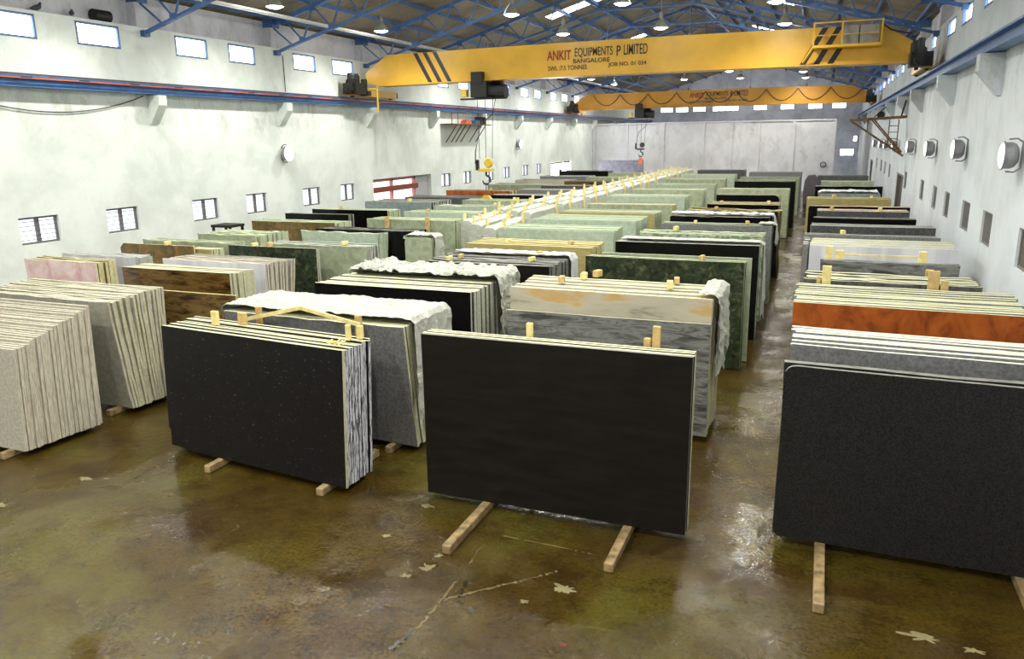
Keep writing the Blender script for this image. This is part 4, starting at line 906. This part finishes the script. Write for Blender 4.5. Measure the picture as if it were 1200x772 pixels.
# ------------------------------------------------------------------ loose timbers
def post(x, y, z0, z1, w_, lab, mat='timber', d=.05, tilt=0):
    b = MB(); b.box(-w_/2, w_/2, -d/2, d/2, 0, z1-z0); o = b.build('timber_post', mat, None, (x, y, z0)); o.rotation_euler = (0, tilt, 0)
    bv = o.modifiers.new('bevel', 'BEVEL'); bv.width = .006
    return tag(o, lab, 'timber', 'timber posts at the stacks')
# behind central stack
post(-2.92, 7.78, 0, 2.20, .07, 'timber post behind the central dark slab, left single one', 'pale_timber'); post(-1.50, 7.78, 0, 2.27, .08, 'taller timber post behind the central dark slab at right', 'timber'); post(-1.60, 7.80, 0, 2.13, .07, 'short timber post beside the tall one behind central slab', 'timber')
# on/behind the flecked black stack
T0 = 1.83
for x, y, z0, z1, w_, lab, mt in ((-7.50, 7.88, T0, 2.0, .11, 'pale timber stub on top of the flecked-black stack, leftmost', 'pale_timber'), (-7.16, 8.02, T0, 1.97, .13, 'thick timber stub on top of the flecked-black stack, second from left', 'timber'),
        (-5.30, 7.75, T0, 2.01, .06, 'thin timber stub on the flecked-black stack by the wood scraps', 'pale_timber'), (-5.20, 7.86, T0, 1.98, .08, 'timber stub at the right back of the flecked-black stack', 'pale_timber')):
    post(x, y, z0-.02, z1, w_, lab, mt)
post(-7.22, 8.42, 0, 1.97, .09, 'brown upright leaning at the grey film-draped slab, left', 'timber'); post(-5.56, 8.38, 0, 1.97, .09, 'brown upright leaning at the grey film-draped slab, right', 'timber')
b = MB(); b.bar((-7.38, 8.28, 1.80), (-6.44, 8.34, 2.02), .03, .05); tag(b.build('timber_lath', 'pale_timber'), 'left of two pale laths joined in a peak behind the flecked-black stack', 'timber', 'peaked laths')
b = MB(); b.bar((-6.44, 8.34, 2.02), (-5.48, 8.28, 1.87), .03, .05); tag(b.build('timber_lath', 'pale_timber'), 'right of two pale laths joined in a peak behind the flecked-black stack', 'timber', 'peaked laths')
b = MB()
for i in range(16):
    a = rnd.uniform(0, pi); p = Vector((-5.28+rnd.uniform(-.10, .10), 7.42+rnd.uniform(-.05, .05), 1.83+i*.003)); b.bar(p, p+Vector((cos(a)*.09, sin(a)*.05, .025)), .018, .007)
tag(b.build('wood_shavings', 'pale_timber'), 'small heap of wood scraps on top of the flecked-black stack', 'wood scraps', kind='stuff')
# right row
for x, y, z1, w_, lab, mt in ((.16, 12.66, 2.22, .13, 'pale timber post at the timber-posted stack, left front', 'pale_timber'), (.05, 12.66, 2.05, .06, 'thin brown post beside the left front pale post', 'timber'), (1.62, 12.6, 2.22, .15, 'thick timber post at the timber-posted stack, right front', 'timber'), (1.77, 12.6, 2.08, .1, 'timber post right of the thick one at right stack', 'timber'),
                              (.20, 15.1, 2.2, .12, 'pale post behind the short veined stack, left', 'pale_timber'), (.38, 15.05, 2.14, .14, 'stub post behind the short veined stack', 'pale_timber'), (1.72, 15.0, 2.17, .14, 'pale post behind the short veined stack, right', 'pale_timber'), (1.74, 14.1, 2.0, .12, 'brown post before the short veined stack', 'timber')):
    post(x, y, 0, z1, w_, lab, mt)
b = MB(); b.bar((.3, 15.14, 2.05), (1.7, 15.14, 2.05), .03); tag(b.build('timber_lath', 'pale_timber'), 'thin horizontal lath between posts behind the short veined stack', 'timber')
# small timber blocks on stack tops
BL = [(-3.6, 11.0, 2.07, 'sandy stack, near left'), (-3.35, 11.35, 2.07, 'sandy stack, mid left'), (-3.2, 11.6, 2.07, 'sandy stack, far left'), (-1.95, 11.0, 2.07, 'sandy stack, near right'), (-1.92, 11.4, 2.07, 'sandy stack, far right'),
      (-6.45, 12.9, 2.0, 'brown-black stack, near left'), (-6.35, 13.2, 2.0, 'brown-black stack, far left'), (-4.9, 13.2, 2.0, 'brown-black stack, near right'), (-5.0, 13.9, 2.0, 'brown-black stack, far right'), (-6.3, 15.5, 2.0, 'tan stack, left'), (-4.9, 15.6, 2.0, 'tan stack, right'),
      (-11.5, 13.5, 2.0, 'dark green slab, left'), (-11.1, 13.5, 2.0, 'dark green slab, middle'), (-9.65, 14.2, 2.0, 'grey-green stack, right end'), (-1.95, 14.2, 2.0, 'dark green long slab by the aisle'), (-3.2, 18.6, 2.0, 'speckled stack, left'), (-1.7, 20.3, 2.0, 'grey aisle stack, right'), (-3.0, 20.3, 2.0, 'grey aisle stack, left'),
      (-3.1, 26.6, 2.0, 'short black stack, left'), (-1.6, 26.6, 2.0, 'short black stack, right'), (-3.0, 24.5, 2.0, 'rough-topped stack'), (.5, 18.8, 2.0, 'grey right-row stack'), (.3, 24.8, 2.0, 'pink-topped right stack, left'), (1.6, 24.8, 2.0, 'pink-topped right stack, right'), (.4, 29.6, 2.0, 'golden stack, left'), (1.6, 29.6, 2.0, 'golden stack, right'),
      (-11.6, 21.8, 2.0, 'pale green left stack'), (-10.3, 24.2, 2.0, 'white-topped green stack'), (-15, 22, 2.0, 'wide black slab stack'), (-14.2, 25.3, 2.0, 'blue-grey stack'), (-13.6, 31.5, 2.0, 'orange-brown stack'), (-10.5, 26.5, 2.0, 'dull green stack'), (-14.9, 35.9, 2.0, 'grey-green far stack'), (-13.6, 13.1, 2.0, 'rusty slab')]
for i, (x, y, z, w_) in enumerate(BL):
    a = rnd.uniform(-.3, .3); b = MB(); s = rnd.uniform(.8, 1.2); b.box(-.04*s, .04*s, -.08, .08, 0, .09*s)
    o = b.build('timber_block', ('timber', 'pale_timber')[i % 2], None, (x, y, z-.012)); o.rotation_euler = (0, 0, a); bv = o.modifiers.new('bevel', 'BEVEL'); bv.width = .008
    tag(o, 'small timber block on top of the %s' % w_, 'timber block', 'timber blocks on the stacks')
for i, x in enumerate((-11.55, -10.25)):
    b = MB(); b.box(-.06, .06, -.03, .03, 0, 2.08); o = b.build('timber_post', 'timber', None, (x, 19.2, 0)); tag(o, '%s brown post against the broad sage slab at left' % ('left' if i == 0 else 'right'), 'timber', 'timber posts at the stacks')
# left lone fittings
o = empty('stool', (-15.9, 17.6, 0), 'dark metal stand by the left wall beneath the barred windows', 'stand')
b = MB()
for x, y in ((-.3, -.25), (.3, -.25), (-.3, .25), (.3, .25)): b.bar((x, y, 0), (x, y, 1.86), .06)
b.build('leg', 'machine_black', o); b = MB(); b.box(-.35, .35, -.3, .3, 1.85, 1.92); b.box(-.33, .33, -.28, .28, 1.2, 1.25); b.box(-.33, .33, -.28, .28, 1.5, 1.55); b.build('shelf', 'machine_black', o)
